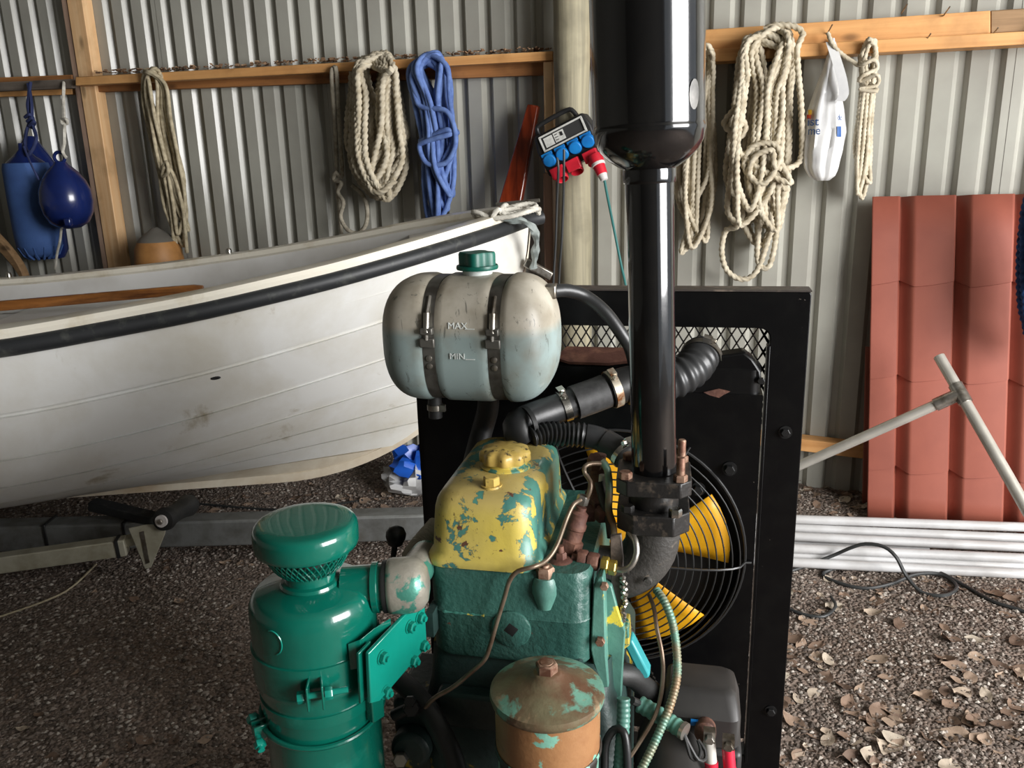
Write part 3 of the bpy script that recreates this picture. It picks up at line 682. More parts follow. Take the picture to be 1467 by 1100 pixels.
# thick cream coil
P = hank(11, [(540, 80), (552, 78), (530, 86), (546, 90)], [(530, 262), (548, 270), (520, 245), (560, 255), (512, 232), (540, 283), (554, 285)], lerp_tab([(0, 515), (.15, 503), (.5, 497), (.8, 503), (1, 525)]), lerp_tab([(0, 560), (.15, 568), (.5, 576), (.8, 580), (1, 556)]), 26, .04, .20)
P += [W(553, 102, .25), W(560, 100, .26), W(548, 118, .25), W(546, 180, .22), W(530, 262, .2), W(545, 275, .21), W(566, 258, .2)]
rope_obj('thick_rope_coil', P, .0118, 'rope_cream', 'thick cream three strand rope coil hung on the rail beside the blue coil', (.072, .24, 3))
# blue coil with a wrap
P = hank(23, [(612, 80), (622, 78), (604, 88), (628, 84)], [(626, 318), (640, 300), (616, 316), (646, 280), (632, 260)], lerp_tab([(0, 592), (.12, 582), (.4, 600), (.7, 606), (1, 610)]), lerp_tab([(0, 636), (.12, 646), (.4, 652), (.7, 656), (1, 642)]), 16, .05, .18)
P += [W(600, 150, .18), W(640, 160, .2), W(653, 200, .2), W(640, 232, .2), W(612, 234, .2), W(601, 210, .19), W(612, 202, .2), W(646, 192, .2), W(655, 190, .12), W(646, 186, .06), W(612, 196, .06), W(604, 202, .16), W(640, 186, .2), W(650, 200, .18), W(630, 240, .18)]
rope_obj('blue_rope_coil', P, .0105, 'rope_blue', 'blue braided rope coil wrapped at its waist hanging on the rail', (.02, .05, 6))
# cream rope behind the muffler
P = hank(31, [(1012, 66), (1006, 70), (1016, 72)], [(996, 330), (985, 300), (1012, 345), (992, 355), (978, 362)], lerp_tab([(0, 1002), (.3, 990), (.6, 972), (1, 970)]), lerp_tab([(0, 1021), (.3, 1022), (.6, 1024), (1, 1020)]), 11, .04, .15)
rope_obj('slim_rope_hank', P, .0085, 'rope_cream', 'cream rope hank on the rail partly hidden behind the black muffler', (.056, .22, 3))
# big tangled cream rope
P = hank(41, [(1090, 48), (1110, 42), (1128, 46), (1078, 56)], [(1075, 300), (1110, 330), (1090, 352), (1125, 270), (1062, 322), (1098, 318), (1132, 262)], lerp_tab([(0, 1066), (.2, 1056), (.5, 1046), (.8, 1044), (1, 1056)]), lerp_tab([(0, 1140), (.2, 1143), (.5, 1142), (.8, 1135), (1, 1120)]), 21, .04, .20)
P += [W(1062, 140, .2), W(1042, 168, .18), W(1038, 178, .18), W(1046, 188, .18), W(1060, 196, .18), W(1068, 182, .19), W(1060, 170, .2), W(1052, 180, .19), W(1048, 240, .17), W(1042, 300, .15), W(1056, 324, .15), W(1040, 330, .12), W(1034, 360, .1), W(1042, 388, .1), W(1064, 400, .1), W(1084, 388, .1), W(1100, 345, .11), W(1106, 322, .12), W(1092, 300, .14), W(1085, 370, .1), W(1100, 383, .1), W(1110, 350, .1), W(1112, 300, .12), W(1082, 262, .19), W(1066, 236, .2), W(1078, 210, .21), W(1108, 206, .21), W(1118, 226, .21), W(1096, 262, .21), W(1074, 250, .21), W(1082, 224, .22), W(1106, 216, .22), W(1112, 240, .21)]
P += [W(1146, 230, .12), W(1148, 160, .14), W(1142, 80, .18), W(1146, 60, .18), W(1150, 48, .17), W(1138, 38, .17), W(1112, 36, .17), W(1094, 42, .17)]
rope_obj('tangled_rope', P, .0098, 'rope_cream', 'large tangled cream three strand rope hanging left of the plastic bag', (.066, .24, 3))
# small tied hank with a tail to the nail
P = [W(1186, 47, .14), W(1192, 62, .15), W(1202, 74, .15), W(1218, 86, .15), W(1234, 92, .16)]
P += hank(53, [(1246, 58), (1252, 60)], [(1228, 278), (1240, 250), (1236, 284), (1246, 262)], lerp_tab([(0, 1232), (.3, 1234), (.6, 1228), (1, 1220)]), lerp_tab([(0, 1260), (.3, 1256), (.6, 1252), (1, 1246)]), 7, .06, .14, top_n=.14)
P += [W(1234, 92, .17), W(1252, 86, .18), W(1256, 98, .17), W(1236, 108, .18), W(1232, 116, .16), W(1256, 108, .18), W(1256, 122, .17), W(1232, 128, .18), W(1256, 130, .18), W(1246, 120, .15)]
rope_obj('tied_rope_hank', P, .0068, 'rope_cream', 'small neatly tied cream rope hank hanging right of the plastic bag', (.046, .22, 3))
# dark blue rope at the frame's edge
P = hank(61, [(1495, 262), (1500, 258)], [(1475, 480), (1492, 500), (1505, 490)], lerp_tab([(0, 1478), (.3, 1462), (.7, 1460), (1, 1468)]), lerp_tab([(0, 1512), (.5, 1525), (1, 1515)]), 6, .24, .34, top_n=.3, head=[W(1503, 28, .125), W(1500, 60, .15), W(1499, 150, .22), W(1497, 240, .29)])
rope_obj('navy_rope_coil', P, .012, 'rope_navy', 'dark blue rope coil hanging in front of the red roofing sheets', (.066, .24, 3))

# ------------------------------------------------------------------ plastic carrier bag
bagc = W(1184, 180, .13)
bag = empty('carrier_bag', (bagc.x, bagc.y, 0), 0, 'white plastic carrier bag with blue print hanging on a nail', 'bag')
outl = [(54, 1190, 1196), (75, 1186, 1198), (100, 1179, 1200), (130, 1168, 1205), (160, 1158, 1209), (190, 1153, 1212), (220, 1151, 1206), (240, 1152, 1201), (252, 1158, 1197), (259, 1168, 1188)]
def bag_ring(y, x0, x1, j):
    a0, _, z = wac(W(x0, y, .13)); a1, _, _ = wac(W(x1, y, .13)); c = (a0 + a1) / 2; hw = (a1 - a0) / 2; out = []
    dpt = min(.055, hw * .8)
    for k in range(40):
        a = 2 * math.pi * k / 40
        wr = 1 + .10 * math.sin(6 * a + y * .012) + .07 * math.sin(11 * a - y * .02 + 1) + .04 * math.sin(19 * a + y * .03) + .02 * math.sin(y * .21 + 3 * a)
        out.append(wpt(c + hw * math.cos(a) * (1 + (wr - 1) * .4), .11 + dpt * math.sin(a) * wr, z) - Vector((bagc.x, bagc.y, 0)))
    return out
ys = LS(54, 259, 34)
b = MB(); b.loft([bag_ring(y, NI(y, [o[0] for o in outl], [o[1] for o in outl]), NI(y, [o[0] for o in outl], [o[2] for o in outl]), 0) for y in ys]); bagbody = b.build('bag_body', 'bag_plastic', bag, smooth=70)
hs = [W(1190, 60, .14), W(1198, 85, .16), W(1206, 112, .17), W(1209, 135, .17), W(1203, 145, .17)]
b = MB(); cp = catmull(hs, .012); b.loft([[p + WA * q * wd for q, wd in ((-.016, 1), (.016, 1))] + [p + WA * .016 + WN * .004, p - WA * .016 + WN * .004] for p in cp]); b.v = [v - Vector((bagc.x, bagc.y, 0)) for v in b.v]; b.build('handle', 'bag_plastic', bag, smooth=60)
def bag_print(body, size, x, y, mat, squeeze=1.0):
    vs, fs = text_mesh(body, size, .0); a0, _, z0 = wac(W(x, y, .17))
    ring_n = lambda z, a: .11 + .058
    b = MB(); out = []
    for v in vs:
        a = a0 + v.x * squeeze; z = z0 + v.y
        best = .16
        # front surface depth by nearest ring
        yy = y - (v.y) / .0031
        x0 = NI(yy, [o[0] for o in outl], [o[1] for o in outl]); x1 = NI(yy, [o[0] for o in outl], [o[2] for o in outl])
        aa0 = wac(W(x0, yy, .13))[0]; aa1 = wac(W(x1, yy, .13))[0]; c = (aa0 + aa1) / 2; hw = (aa1 - aa0) / 2
        q = max(-.98, min(.98, (a - c) / hw)); best = .11 + min(.055, hw * .8) * math.sqrt(1 - q * q) * 1.14 + .003
        out.append(wpt(a, best, z) - Vector((bagc.x, bagc.y, 0)))
    return b.add(out, fs).build('print', mat, bagbody, smooth=0)
bag_print('ist', .042, 1156, 180, 'ink_blue'); bag_print('me', .042, 1157, 193, 'ink_blue', .8)
bag_print('de', .03, 1200, 172, 'ink_blue', .5)
def bag_patch(x0, x1, y0, y1, mat):
    b = MB(); rows = []
    for y in LS(y0, y1, 5):
        r = []
        for x in LS(x0, x1, 5):
            a, _, z = wac(W(x, y, .15)); lx = NI(y, [o[0] for o in outl], [o[1] for o in outl]); rx = NI(y, [o[0] for o in outl], [o[2] for o in outl])
            aa0 = wac(W(lx, y, .13))[0]; aa1 = wac(W(rx, y, .13))[0]; c = (aa0 + aa1) / 2; hw = (aa1 - aa0) / 2
            q = max(-.97, min(.97, (a - c) / hw)); r.append(wpt(a, .11 + min(.055, hw * .8) * math.sqrt(1 - q * q) * 1.14 + .003, z) - Vector((bagc.x, bagc.y, 0)))
        rows.append(r)
    b.grid(rows).build('print', mat, bagbody, smooth=0)
bag_patch(1158, 1163, 157, 164, 'ink_yellow'); bag_patch(1156, 1162, 164, 170, 'ink_red'); bag_patch(1199, 1205, 181, 196, 'ink_blue')

# ------------------------------------------------------------------ varnished board beside the post
c0, c1, c2, c3 = W(720, 300, .16), W(757, 296, .16), W(773, 152, .10), W(757, 149, .10)
q0 = W(675, 430, .2); q1 = W(722, 430, .2)
b = MB(); tk = WN * .018
b.hexa([q0 + tk, q1 + tk, q1 - tk, q0 - tk, c3 + tk, c2 + tk, c2 - tk, c3 - tk]); b.build('varnished_board', 'mahogany', bevel=.006, label='tapered red brown varnished board leaning beside the log post', cat='board')

# ------------------------------------------------------------------ power distribution box
pb = W(812, 205, .245)
box = empty('power_box', (pb.x, pb.y, pb.z), 0, 'black portable power distribution box with blue and red sockets on the log post', 'power box')
ax = (W(848, 190, .26) - W(785, 222, .26)).normalized(); ay = (ax.cross(WN)).normalized(); ay = ay if ay.z > 0 else -ay
BR = Matrix(((ax.x, ay.x, WN.x), (ax.y, ay.y, WN.y), (ax.z, ay.z, WN.z)))     # local x along the box, y up the box, z to the viewer
def bp(x, y, z=0): return BR @ Vector((x, y, z))
def bxy(px, py, n=.27):
    q = W(px, py, n) - pb; return (q.dot(ax), q.dot(ay))
cs = [bxy(*p) for p in ((772, 195), (782, 178), (836, 158), (845, 172), (854, 212), (795, 242))]
b = MB().prism([(-.115, -.085), (.105, -.085), (.112, .02), (.098, .075), (-.108, .075), (-.12, .02)], bp(0, 0, -.09), BR, .09); b.build('housing', 'black_plastic', box, bevel=.008)
hp = [bp(-.09, .065, -.03), bp(-.092, .098, -.03), bp(-.07, .11, -.03), bp(.04, .112, -.03), bp(.062, .10, -.03), bp(.07, .07, -.03)]
MB().tube(catmull(hp, .008), .009, 10).build('carry_handle', 'black_plastic', box)
fr = MB()
for (x, y, sx, sy) in ((0, .062, .18, .006), (0, .008, .18, .006), (-.088, .035, .006, .055), (.088, .035, .006, .055)): fr.box(bp(x, y, .004), (sx, sy, .012), BR)
fr.build('window_frame', 'white_label', box)
wn_ = MB().box(bp(0, .035, .001), (.17, .05, .006), BR).build('window', 'window_grey', box)
MB().box(bp(-.058, .035, .0055), (.036, .036, .004), BR).build('breaker', 'white_label', wn_)
MB().box(bp(-.014, .036, .0055), (.042, .036, .004), BR).build('breaker', 'white_label', wn_)
MB().box(bp(-.002, .04, .009), (.008, .014, .004), BR).build('switch', 'black_plastic', wn_)
for k in range(3): MB().box(bp(-.024 + 0 * k, .046 - .01 * k, .0085), (.012, .002, .002), BR).build('label_line', 'black_plastic', wn_)
for k, x in enumerate((-.085, -.03, .025, .078)):
    b = MB(); b.lathe([(.026, 0), (.026, .014), (.022, .02), (.012, .021)], 20, bp(x, -.026, 0), BR @ Vector((0, -.35, 1))); b.box(bp(x, -.005, .012), (.044, .012, .012), BR)
    sk = b.build('socket', 'socket_blue', box, bevel=.001)
for x in (-.07, -.005, .068):
    b = MB(); b.lathe([(.024, 0), (.026, .01), (.026, .05), (.021, .052), (.021, .02)], 20, bp(x, -.07, -.02), BR @ Vector((0, -1, .55))); b.box(bp(x, -.084, .012), (.054, .042, .036), BR); b.build('industrial_socket', 'socket_red', box, bevel=.002)
d1 = bp(.085, -.10, .03); d2 = W(866, 258, .3) - pb
pg = MB(); ddv = d2 - d1; ln = ddv.length
pg.lathe([(.026, -.01), (.027, .02), (.024, ln * .35)], 18, d1, ddv); pg = pg.build('plug', 'socket_red', box)
b = MB(); b.lathe([(.0255, ln * .12), (.0265, ln * .14), (.0265, ln * .34), (.0245, ln * .36)], 18, d1, ddv); b.build('plug_ring', 'plug_white', pg)
b = MB(); b.lathe([(.023, ln * .36), (.020, ln * .75)], 18, d1, ddv); b.build('plug_grip', 'socket_red', pg)
b = MB(); b.lathe([(.018, ln * .75), (.014, ln * 1.0), (.008, ln * 1.02)], 18, d1, ddv); b.build('cable_gland', 'plug_white', pg)
def cable(name, pts, r, mat, label, step=.02):
    return MB().tube(catmull(pts, step), r, 8).build(name, mat, label=label, cat='cable')
e = pb + d2
cable('power_cable', [e, W(871, 285, .28), W(880, 330, .24), W(890, 380, .22), W(897, 412, .2), W(906, 470, .2), W(915, 560, .15)], .005, 'cable_green', 'thin green cable hanging from the red and white plug')
cable('power_cable', [W(798, 226, .31), W(800, 240, .31), W(798, 290, .27), W(796, 350, .24), W(793, 400, .22), W(790, 470, .2), W(790, 560, .1)], .0048, 'cable_black', 'black cable hanging from the outer blue socket')
cable('power_cable', [W(808, 214, .31), W(808, 235, .31), W(807, 290, .27), W(805, 340, .25), W(801, 400, .22), W(800, 470, .2), W(804, 560, .1)], .0048, 'cable_black', 'black cable hanging from the inner blue socket beside the log post')

# ------------------------------------------------------------------ red roofing sheets
def roof_sheet(tl_, tr_, bl_, name, label, n_off, courses=4, wave=.183, colw=4):
    A = (tr_ - tl_); wd = A.length; A.normalize(); D = (bl_ - tl_); ln_ = D.length; D.normalize(); N = D.cross(A).normalized()
    if N.dot(CAM - tl_) < 0: N = -N
    step_ = .348; rows = []; ss = []; s = ln_
    edges = [v for v in (ln_ - k * step_ for k in range(8)) if v > 0]
    # rows from the top, with a step at each course line
    cl = sorted([ln_ - .20 - k * step_ for k in range(6) if ln_ - .20 - k * step_ > .02])
    b = MB(); P = []
    nx = int(wd / .005)
    def zw(x):
        ph = ((x - .098) / wave) % 1.0
        if ph < .25: t = ph / .25; t = .55 * t + .45 * t * t * (3 - 2 * t)
        elif ph < .96: t = 1 + .06 * math.sin(math.pi * (ph - .25) / .71)
        else: t = 1 - (ph - .96) / .04
        return .040 * t - .022
    def scal(x):
        ph = ((x - .098) / wave) % 1.0
        return -.012 + .022 * (ph / .25) if ph < .25 else .010 - .022 * ((ph - .25) / .75) ** 1.5
    brk = [0] + cl + [ln_]
    for a_, b_ in zip(brk[:-1], brk[1:]):
        for s_, lift in ((a_ + .0008, 0.), ((a_ + b_) / 2, .0045), (b_ - .0008, .009)):
            P.append([tl_ + A * x + D * (s_ + (scal(x) if 0 < s_ < ln_ - .01 and lift != .0045 and s_ > .01 else 0)) + N * (zw(x) + lift + n_off) for x in LS(0, wd, nx)])
    b.grid(P); return b.build(name, 'tile_red', label=label, cat='roofing sheet', solid=.0015, smooth=28)
TLp = W(1249, 282, .045); BLp = PZ(1241, 742, .012)
TRp = TLp + WA * 1.0 + Vector((0, 0, .012))
roof_sheet(TLp, TRp, BLp, 'roofing_sheet', 'red tile pattern steel roofing sheet in front, leaning on the grey wall', 0.0)
TL2 = W(1240, 497, .075); BL2 = PZ(1235, 728, .012)
roof_sheet(TL2, TL2 + WA * 1.0, BL2, 'roofing_sheet', 'shorter red roofing sheet tucked behind the front one against the wall', -.035)

# ------------------------------------------------------------------ leaning white T bar, pipes on the ground
T = PY(1376, 564, 2.66)
top = PY(1345, 510, 2.76); foot = PZ(1560, 862, .02); foot = T + (T - top) * ((T.z - .02) / (top.z - T.z)) if top.z > T.z else foot
tb = empty('metal_t_bar', (foot.x, foot.y, 0), 0, 'pale metal T shaped pole leaning on the red roofing sheet', 'pole')
tbl = lambda p: Vector(p) - Vector((foot.x, foot.y, 0))
MB().cyl(tbl(foot), tbl(top), .0185, n=18).build('upright_tube', 'aluminium', tb, bevel=.002)
arm_end = PZ(978, 741, .035)
av = (arm_end - T).normalized()
MB().cyl(tbl(T + av * .02), tbl(arm_end), .0175, n=18).build('arm_tube', 'aluminium', tb)
b = MB(); b.cyl(tbl(T + (top - foot).normalized() * .035), tbl(T - (top - foot).normalized() * .035), .023, n=18); b.cyl(tbl(T), tbl(T + av * .085), .022, n=18); b.build('tee_joint', 'steel', tb)

pl_rows = [(744, 755, 1000, 1640, .085), (757, 771, 1000, 1620, .055), (769, 784, 1010, 1640, .05), (776, 792, 1000, 1330, .02), (786, 800, 1020, 1650, .05), (797, 812, 1010, 1620, .02), (806, 822, 1000, 1660, .02), (764, 778, 1188, 1640, .02)]
PL = {0: 'topmost white pipe of the bundle, right against the red sheets', 6: 'outermost white pipe of the bundle, edging the leafy gravel', 3: 'white pipe of the bundle with its cut end showing between the others'}
for k, (ya, yb, x0, x1, z) in enumerate(pl_rows):
    yy = lambda x: ya + (yb - ya) * (x - 1145) / 322
    p, q = PZ(x0, yy(x0), z), PZ(x1, yy(x1), z)
    b = MB(); d_ = q - p; ln_ = d_.length
    b.lathe([(.0135, .0), (.0165, 0), (.0165, ln_), (.0135, ln_), (.0135, ln_ - .05)], 16, p, d_, cap=False); b.lathe([(.0135, .05), (.0005, .05)], 16, p, d_, cap=False)
    b.build('white_pipe', 'white_pvc', label=PL.get(k, 'long white pipe in the middle of the bundle below the red sheets'), cat='pipe', group='white pipes on the ground')

def gp(x, y, h=.006):
    p = PZ(x, y, .01); p.z = ground_z(p.x, p.y) + h; return p
cb_ = [gp(1100, 822), gp(1135, 812), PZ(1190, 797, .045), PZ(1218, 785, .09), PZ(1240, 779, .115), PZ(1266, 783, .12), PZ(1284, 798, .10), PZ(1298, 824, .045), gp(1320, 848), gp(1350, 855), gp(1368, 848), gp(1368, 836), gp(1345, 824, .012), gp(1310, 826, .014), gp(1278, 834), gp(1242, 838), gp(1205, 830), gp(1180, 815), gp(1240, 806, .012), gp(1310, 808), gp(1345, 822, .014), gp(1385, 842), gp(1420, 864), gp(1467, 880), gp(1560, 910)]
cable('ground_cable', cb_, .006, 'cable_black', 'black cable looped loosely on the gravel in front of the pipes', .015)
cable('ground_cable', [gp(1090, 855), gp(1120, 864), gp(1150, 876), gp(1180, 880), gp(1197, 868, .012), gp(1190, 856, .02)], .005, 'cable_black', 'short bent end of black cable beside the radiator frame', .015)
cable('ground_cable', [gp(250, 716), gp(300, 718), gp(360, 722), gp(430, 722), gp(520, 716)], .005, 'cable_black', 'thin dark cable on the ground behind the trailer beam', .02)
b = MB().tube(catmull([gp(-80, 905), gp(0, 880), gp(60, 860), gp(100, 838), gp(137, 803)], .02), .0035, 6); b.build('straw_stalk', 'rope_beige', label='long thin dry stalk lying on the dark gravel', cat='stalk')

# blue and white plastic sack on the ground behind the frame
sk = PZ(600, 700, .02)
def crumple(c, rx, ry, rz, mat, seed, parent):
    rg = random.Random(seed); b = MB(); rows = []; ph = [rg.uniform(0, 6) for _ in range(6)]
    P = []
    for i in range(15):
        th = math.pi * i / 14; r = []
        for j in range(24):
            a = 2 * math.pi * j / 24
            q = 1 + .16 * math.sin(3 * a + ph[0] + 2 * th) + .12 * math.sin(5 * a + ph[1] - 3 * th) + .1 * math.sin(8 * a + 6 * th + ph[2]) + rg.uniform(-.05, .05)
            r.append(Vector(c) + Vector((rx * q * math.sin(th) * math.cos(a), ry * q * math.sin(th) * math.sin(a), rz * (1 - math.cos(th)) * .5 * (2 if False else 1) * q)))
        P.append(r)
    b.loft(P); return b.build('sack_part', mat, parent, smooth=30)
sack = empty('plastic_sack', (sk.x, sk.y, 0), 0, 'crumpled blue and white plastic sack on the ground behind the black frame', 'plastic sack')
crumple((0, 0, .0), .13, .10, .12, 'bag_plastic', 1, sack).name = 'white_part'
crumple((.02, -.0, .06), .12, .09, .14, 'tarp_blue', 2, sack).name = 'blue_part'

# ------------------------------------------------------------------ gravel and leaves
rs = np.random.RandomState(5)
def stones(n, smin, smax):
    base = np.array([(0, 0, 1.), (1, 0, .2), (.31, .95, .1), (-.81, .59, .2), (-.81, -.59, .1), (.31, -.95, .2), (0, 0, -.6)])
    fc = np.array([(0, 1, 2), (0, 2, 3), (0, 3, 4), (0, 4, 5), (0, 5, 1), (6, 2, 1), (6, 3, 2), (6, 4, 3), (6, 5, 4), (6, 1, 5)])
    V = []; k = 0
    xs = rs.uniform(-2.3, 2.4, n * 4); ys = rs.uniform(1.0, 4.3, n * 4)
    S = rs.uniform(0, 1, n * 4) ** 2.2 * (smax - smin) + smin
    for x, y, s in zip(xs, ys, S):
        d = Vector((x, y, 0)) - CAM; kk = d.dot(FWD)
        px = CX + F * d.dot(RIGHT) / kk; py = CY - F * d.dot(UP) / kk
        if not (-40 < px < 1500 and 640 < py < 1130): continue
        if (Vector((x, y, 0)) - WO).dot(WN) < .03: continue
        a = rs.uniform(0, 6.28); ca, sa = math.cos(a), math.sin(a)
        q = base * rs.uniform(.7, 1.3, base.shape) * np.array([s * rs.uniform(.8, 1.4), s, s * rs.uniform(.5, .8)])
        V.append(np.stack([q[:, 0] * ca - q[:, 1] * sa + x, q[:, 0] * sa + q[:, 1] * ca + y, q[:, 2] + ground_z(x, y) + s * .15], 1)); k += 1
        if k >= n: break
    V = np.array(V); m_ = len(V); faces = (fc[None] + (np.arange(m_) * 7)[:, None, None]).reshape(-1, 3)
    me = bpy.data.meshes.new('gravel'); me.from_pydata(V.reshape(-1, 3).tolist(), [], faces.tolist()); me.materials.append(MATS['stone'])
    o = bpy.data.objects.new('gravel', me); COL.objects.link(o)
    return tag(o, 'small loose grey and brown stones covering the shed floor', 'gravel', None, 'stuff')
stones(60000, .0020, .0085)

def leaf_mesh(k):
    rg = random.Random(100 + k); b = MB(); L_ = 1.0; wdt = rg.uniform(.28, .46); cu = rg.uniform(.05, .5); tw = rg.uniform(-.6, .6); P = []
    for i in range(7):
        t = i / 6; hw = wdt * math.sin(math.pi * min(1, t * .93 + .04)) ** .8 * (1.1 - .35 * t)
        r = []
        for j in (-1, -.45, 0, .45, 1):
            r.append(Vector((t - .5, j * hw, .10 + cu * (t - .5) ** 2 * 1.2 + .22 * cu * abs(j) + tw * j * hw * (t - .5) + .05 * math.sin(9 * t + 3 * j + k))))
        P.append(r)
    b.grid(P); b.tube([Vector((.5, 0, P[-1][2].z)), Vector((.62, .03, P[-1][2].z + .02)), Vector((.75, .08, .1))], .012, 4)
    o = b.build('fallen_leaf', 'leaf', smooth=50); me = o.data
    zmin = min(v.co.z for v in me.vertices)
    bpy.data.objects.remove(o); return me
LM = [leaf_mesh(k) for k in range(16)]
lrg = random.Random(9); count = 0
def leaf(x, y, size, label, group):
    p = gp(x, y, .0); o = bpy.data.objects.new('fallen_leaf', lrg.choice(LM)); COL.objects.link(o)
    o.scale = (size, size, size * lrg.uniform(.5, 1.0)); o.location = p + Vector((0, 0, -.0))
    o.rotation_euler = (lrg.uniform(-.25, .25), lrg.uniform(-.25, .25), lrg.uniform(0, 6.28))
    tag(o, label, 'leaf', group)
lab_r = ('dry brown leaf lying on the gravel between the radiator frame and the pipes', 'leaves on the open gravel')
for k in range(140):
    y = 840 + 270 * lrg.random() ** .75; x = lrg.uniform(1095, 1475)
    leaf(x, y, lrg.uniform(.030, .070), *lab_r)
for k in range(34): leaf(lrg.uniform(1110, 1470), lrg.uniform(822, 850), lrg.uniform(.02, .04), *lab_r)
for k in range(50): leaf(lrg.uniform(1100, 1245), lrg.uniform(693, 742), lrg.uniform(.03, .06), 'dry leaf in the drift along the foot of the grey wall', 'leaves along the wall foot')
for k in range(46): leaf(lrg.uniform(300, 590), lrg.uniform(688, 735), lrg.uniform(.03, .06), 'dry leaf on the ground beneath the boat behind the trailer beam', 'leaves under the boat')
for (x, y) in ((194, 853), (258, 862), (239, 797), (236, 811), (342, 826), (30, 1048), (183, 1075), (210, 1062), (248, 1059), (296, 1055), (80, 1092), (150, 1100), (270, 1090), (330, 870), (345, 800), (134, 840), (300, 930), (110, 966), (320, 799), (360, 806), (20, 1000), (60, 1030)):
    leaf(x, y, lrg.uniform(.028, .05), 'dry leaf on the shaded gravel between the trailer and the air filter', 'leaves on the shaded gravel')
# ------------------------------------------------------------------ diesel engine set (one thing, engine coordinates u, v, z)
eng = empty('diesel_engine', EO, -EYAW, 'old green and yellow diesel engine set with black radiator frame, exhaust stack and air filter', 'engine')
V3 = Vector
# --- radiator frame
fr_o = rrect(.065, 0, .395, .545, .006, 0, 4); fr_i = rrect(.065 - .003, -.01, .328, .484, .022, 0, 4)
def plane_uz(p, v, z0=.59): return V3((p.x, v, p.y + z0))
vo, vi = .55, .595
b = MB(); n = len(fr_o)
for (ring, v) in ((fr_o, vo), (fr_i, vo), (fr_i, vi), (fr_o, vi)): b.v += [plane_uz(p, v) for p in ring]
for k in range(n):
    k2 = (k + 1) % n
    for a in range(4): c = (a + 1) % 4; b.f.append((a * n + k, a * n + k2, c * n + k2, c * n + k))
rf = b.build('radiator_frame', 'black_paint', eng, bevel=.002, label='black painted steel frame around the radiator')
MB().box((.065, .572, 1.1365), (.79, .05, .003)).build('top_face_strip', 'bar_bare', rf)  # thin brownish grey strip along the top face of the frame
for (x, y) in ((1125, 619), (1104, 1018)):
    p = L(x, y, .55); b = MB(); b.lathe([(.013, -.0), (.013, .002)], 16, p, (0, -1, 0)); b.hexnut(p + V3((0, -.002, 0)), (0, -1, 0), .009, .007); b.build('bolt', 'dark_metal', rf)
# inner lip right of the opening
b = MB(); b.hexa([V3((.383, .525, .1)), V3((.389, .525, .1)), V3((.389, .552, .1)), V3((.383, .552, .1)), V3((.383, .525, 1.035)), V3((.389, .525, 1.035)), V3((.389, .552, 1.035)), V3((.383, .552, 1.035))]); b.build('inner_lip', 'black_paint', rf, bevel=.001)
# --- expanded metal
b = MB(); du, dz = .0205, .034
nu, nz = int(.66 / du), 6
for j in range(nz):
    z0 = 1.062 - j * dz
    for s in (0, 1):
        P = [V3((-.265 + k * du, .578, z0 - (dz if (k + s) % 2 else 0))) for k in range(nu + 1)]
        b.tube(P, .0030, 4)
b.build('expanded_mesh', 'black_paint', eng, smooth=0, label='black expanded metal grille')
# --- radiator: core, top tank, rust patches
MB().box((.05, .522, .56), (.62, .04, .74)).build('radiator_core', 'core_black', eng)
b = MB(); b.loft([rrect(.045, .497, .325, .045, .02, z) for z in (.945, 1.005)] + [rrect(.045, .497, .318, .038, .018, 1.012)]); tt = b.build('top_tank', 'black_paint', eng)
pts = [L(796, 512, .452), L(812, 496, .50), L(905, 498, .50), L(912, 515, .452), L(872, 520, .444), L(815, 518, .444)]
b = MB(); n = len(pts); b.add(pts + [p + V3((0, .004, -.006)) for p in pts], [tuple(range(n)), tuple(range(2 * n - 1, n - 1, -1))] + [(i, i + n, (i + 1) % n + n, (i + 1) % n) for i in range(n)]); b.build('rust_patch', 'rust', tt, label='rusty worn plate')
pts = [(1020, 502), (1030, 510), (1066, 505), (1078, 514), (1090, 532), (1092, 550), (1022, 552)]
lp = [L(x, y, .455) for x, y in pts]; b = MB(); n = len(lp); b.add(lp + [p + V3((0, .045, 0)) for p in lp], [tuple(range(n)), tuple(range(2 * n - 1, n - 1, -1))] + [(i, i + n, (i + 1) % n + n, (i + 1) % n) for i in range(n)])
sbk = b.build('tank_bracket', 'black_paint', eng, bevel=.004)
for (x, y) in ((1090, 545),): b = MB(); b.hexnut(L(x, y, .453), (0, -1, 0), .007, .006); b.build('bolt', 'dark_metal', sbk)
# --- shroud plate with round hole
FC = V3((.107, .45, .632)); RH = .242
u0, u1, zb0, zt0 = -.285, .374, .22, .960
angs = sorted(set([2 * math.pi * k / 72 for k in range(72)] + [math.atan2(z - FC.z, u - FC.x) % (2 * math.pi) for u in (u0, u1) for z in (zb0, zt0)]))
def rect_hit(a):
    c, s = math.cos(a), math.sin(a); t = 9
    if c > 1e-9: t = min(t, (u1 - FC.x) / c)
    if c < -1e-9: t = min(t, (u0 - FC.x) / c)
    if s > 1e-9: t = min(t, (zt0 - FC.z) / s)
    if s < -1e-9: t = min(t, (zb0 - FC.z) / s)
    return FC + V3((c * t, 0, s * t))
b = MB(); n = len(angs)
inner = [FC + V3((RH * math.cos(a), 0, RH * math.sin(a))) for a in angs]; outer = [rect_hit(a) for a in angs]
back = [p + V3((0, .05, 0)) for p in inner]; ob2 = [p + V3((0, .05, 0)) for p in outer]
b.v = outer + inner + back + ob2
for k in range(n):
    k2 = (k + 1) % n; b.f += [(k, k2, n + k2, n + k), (n + k, n + k2, 2 * n + k2, 2 * n + k), (3 * n + k, 3 * n + k2, k2, k)]
sh = b.build('fan_shroud', 'black_paint', eng, smooth=20)
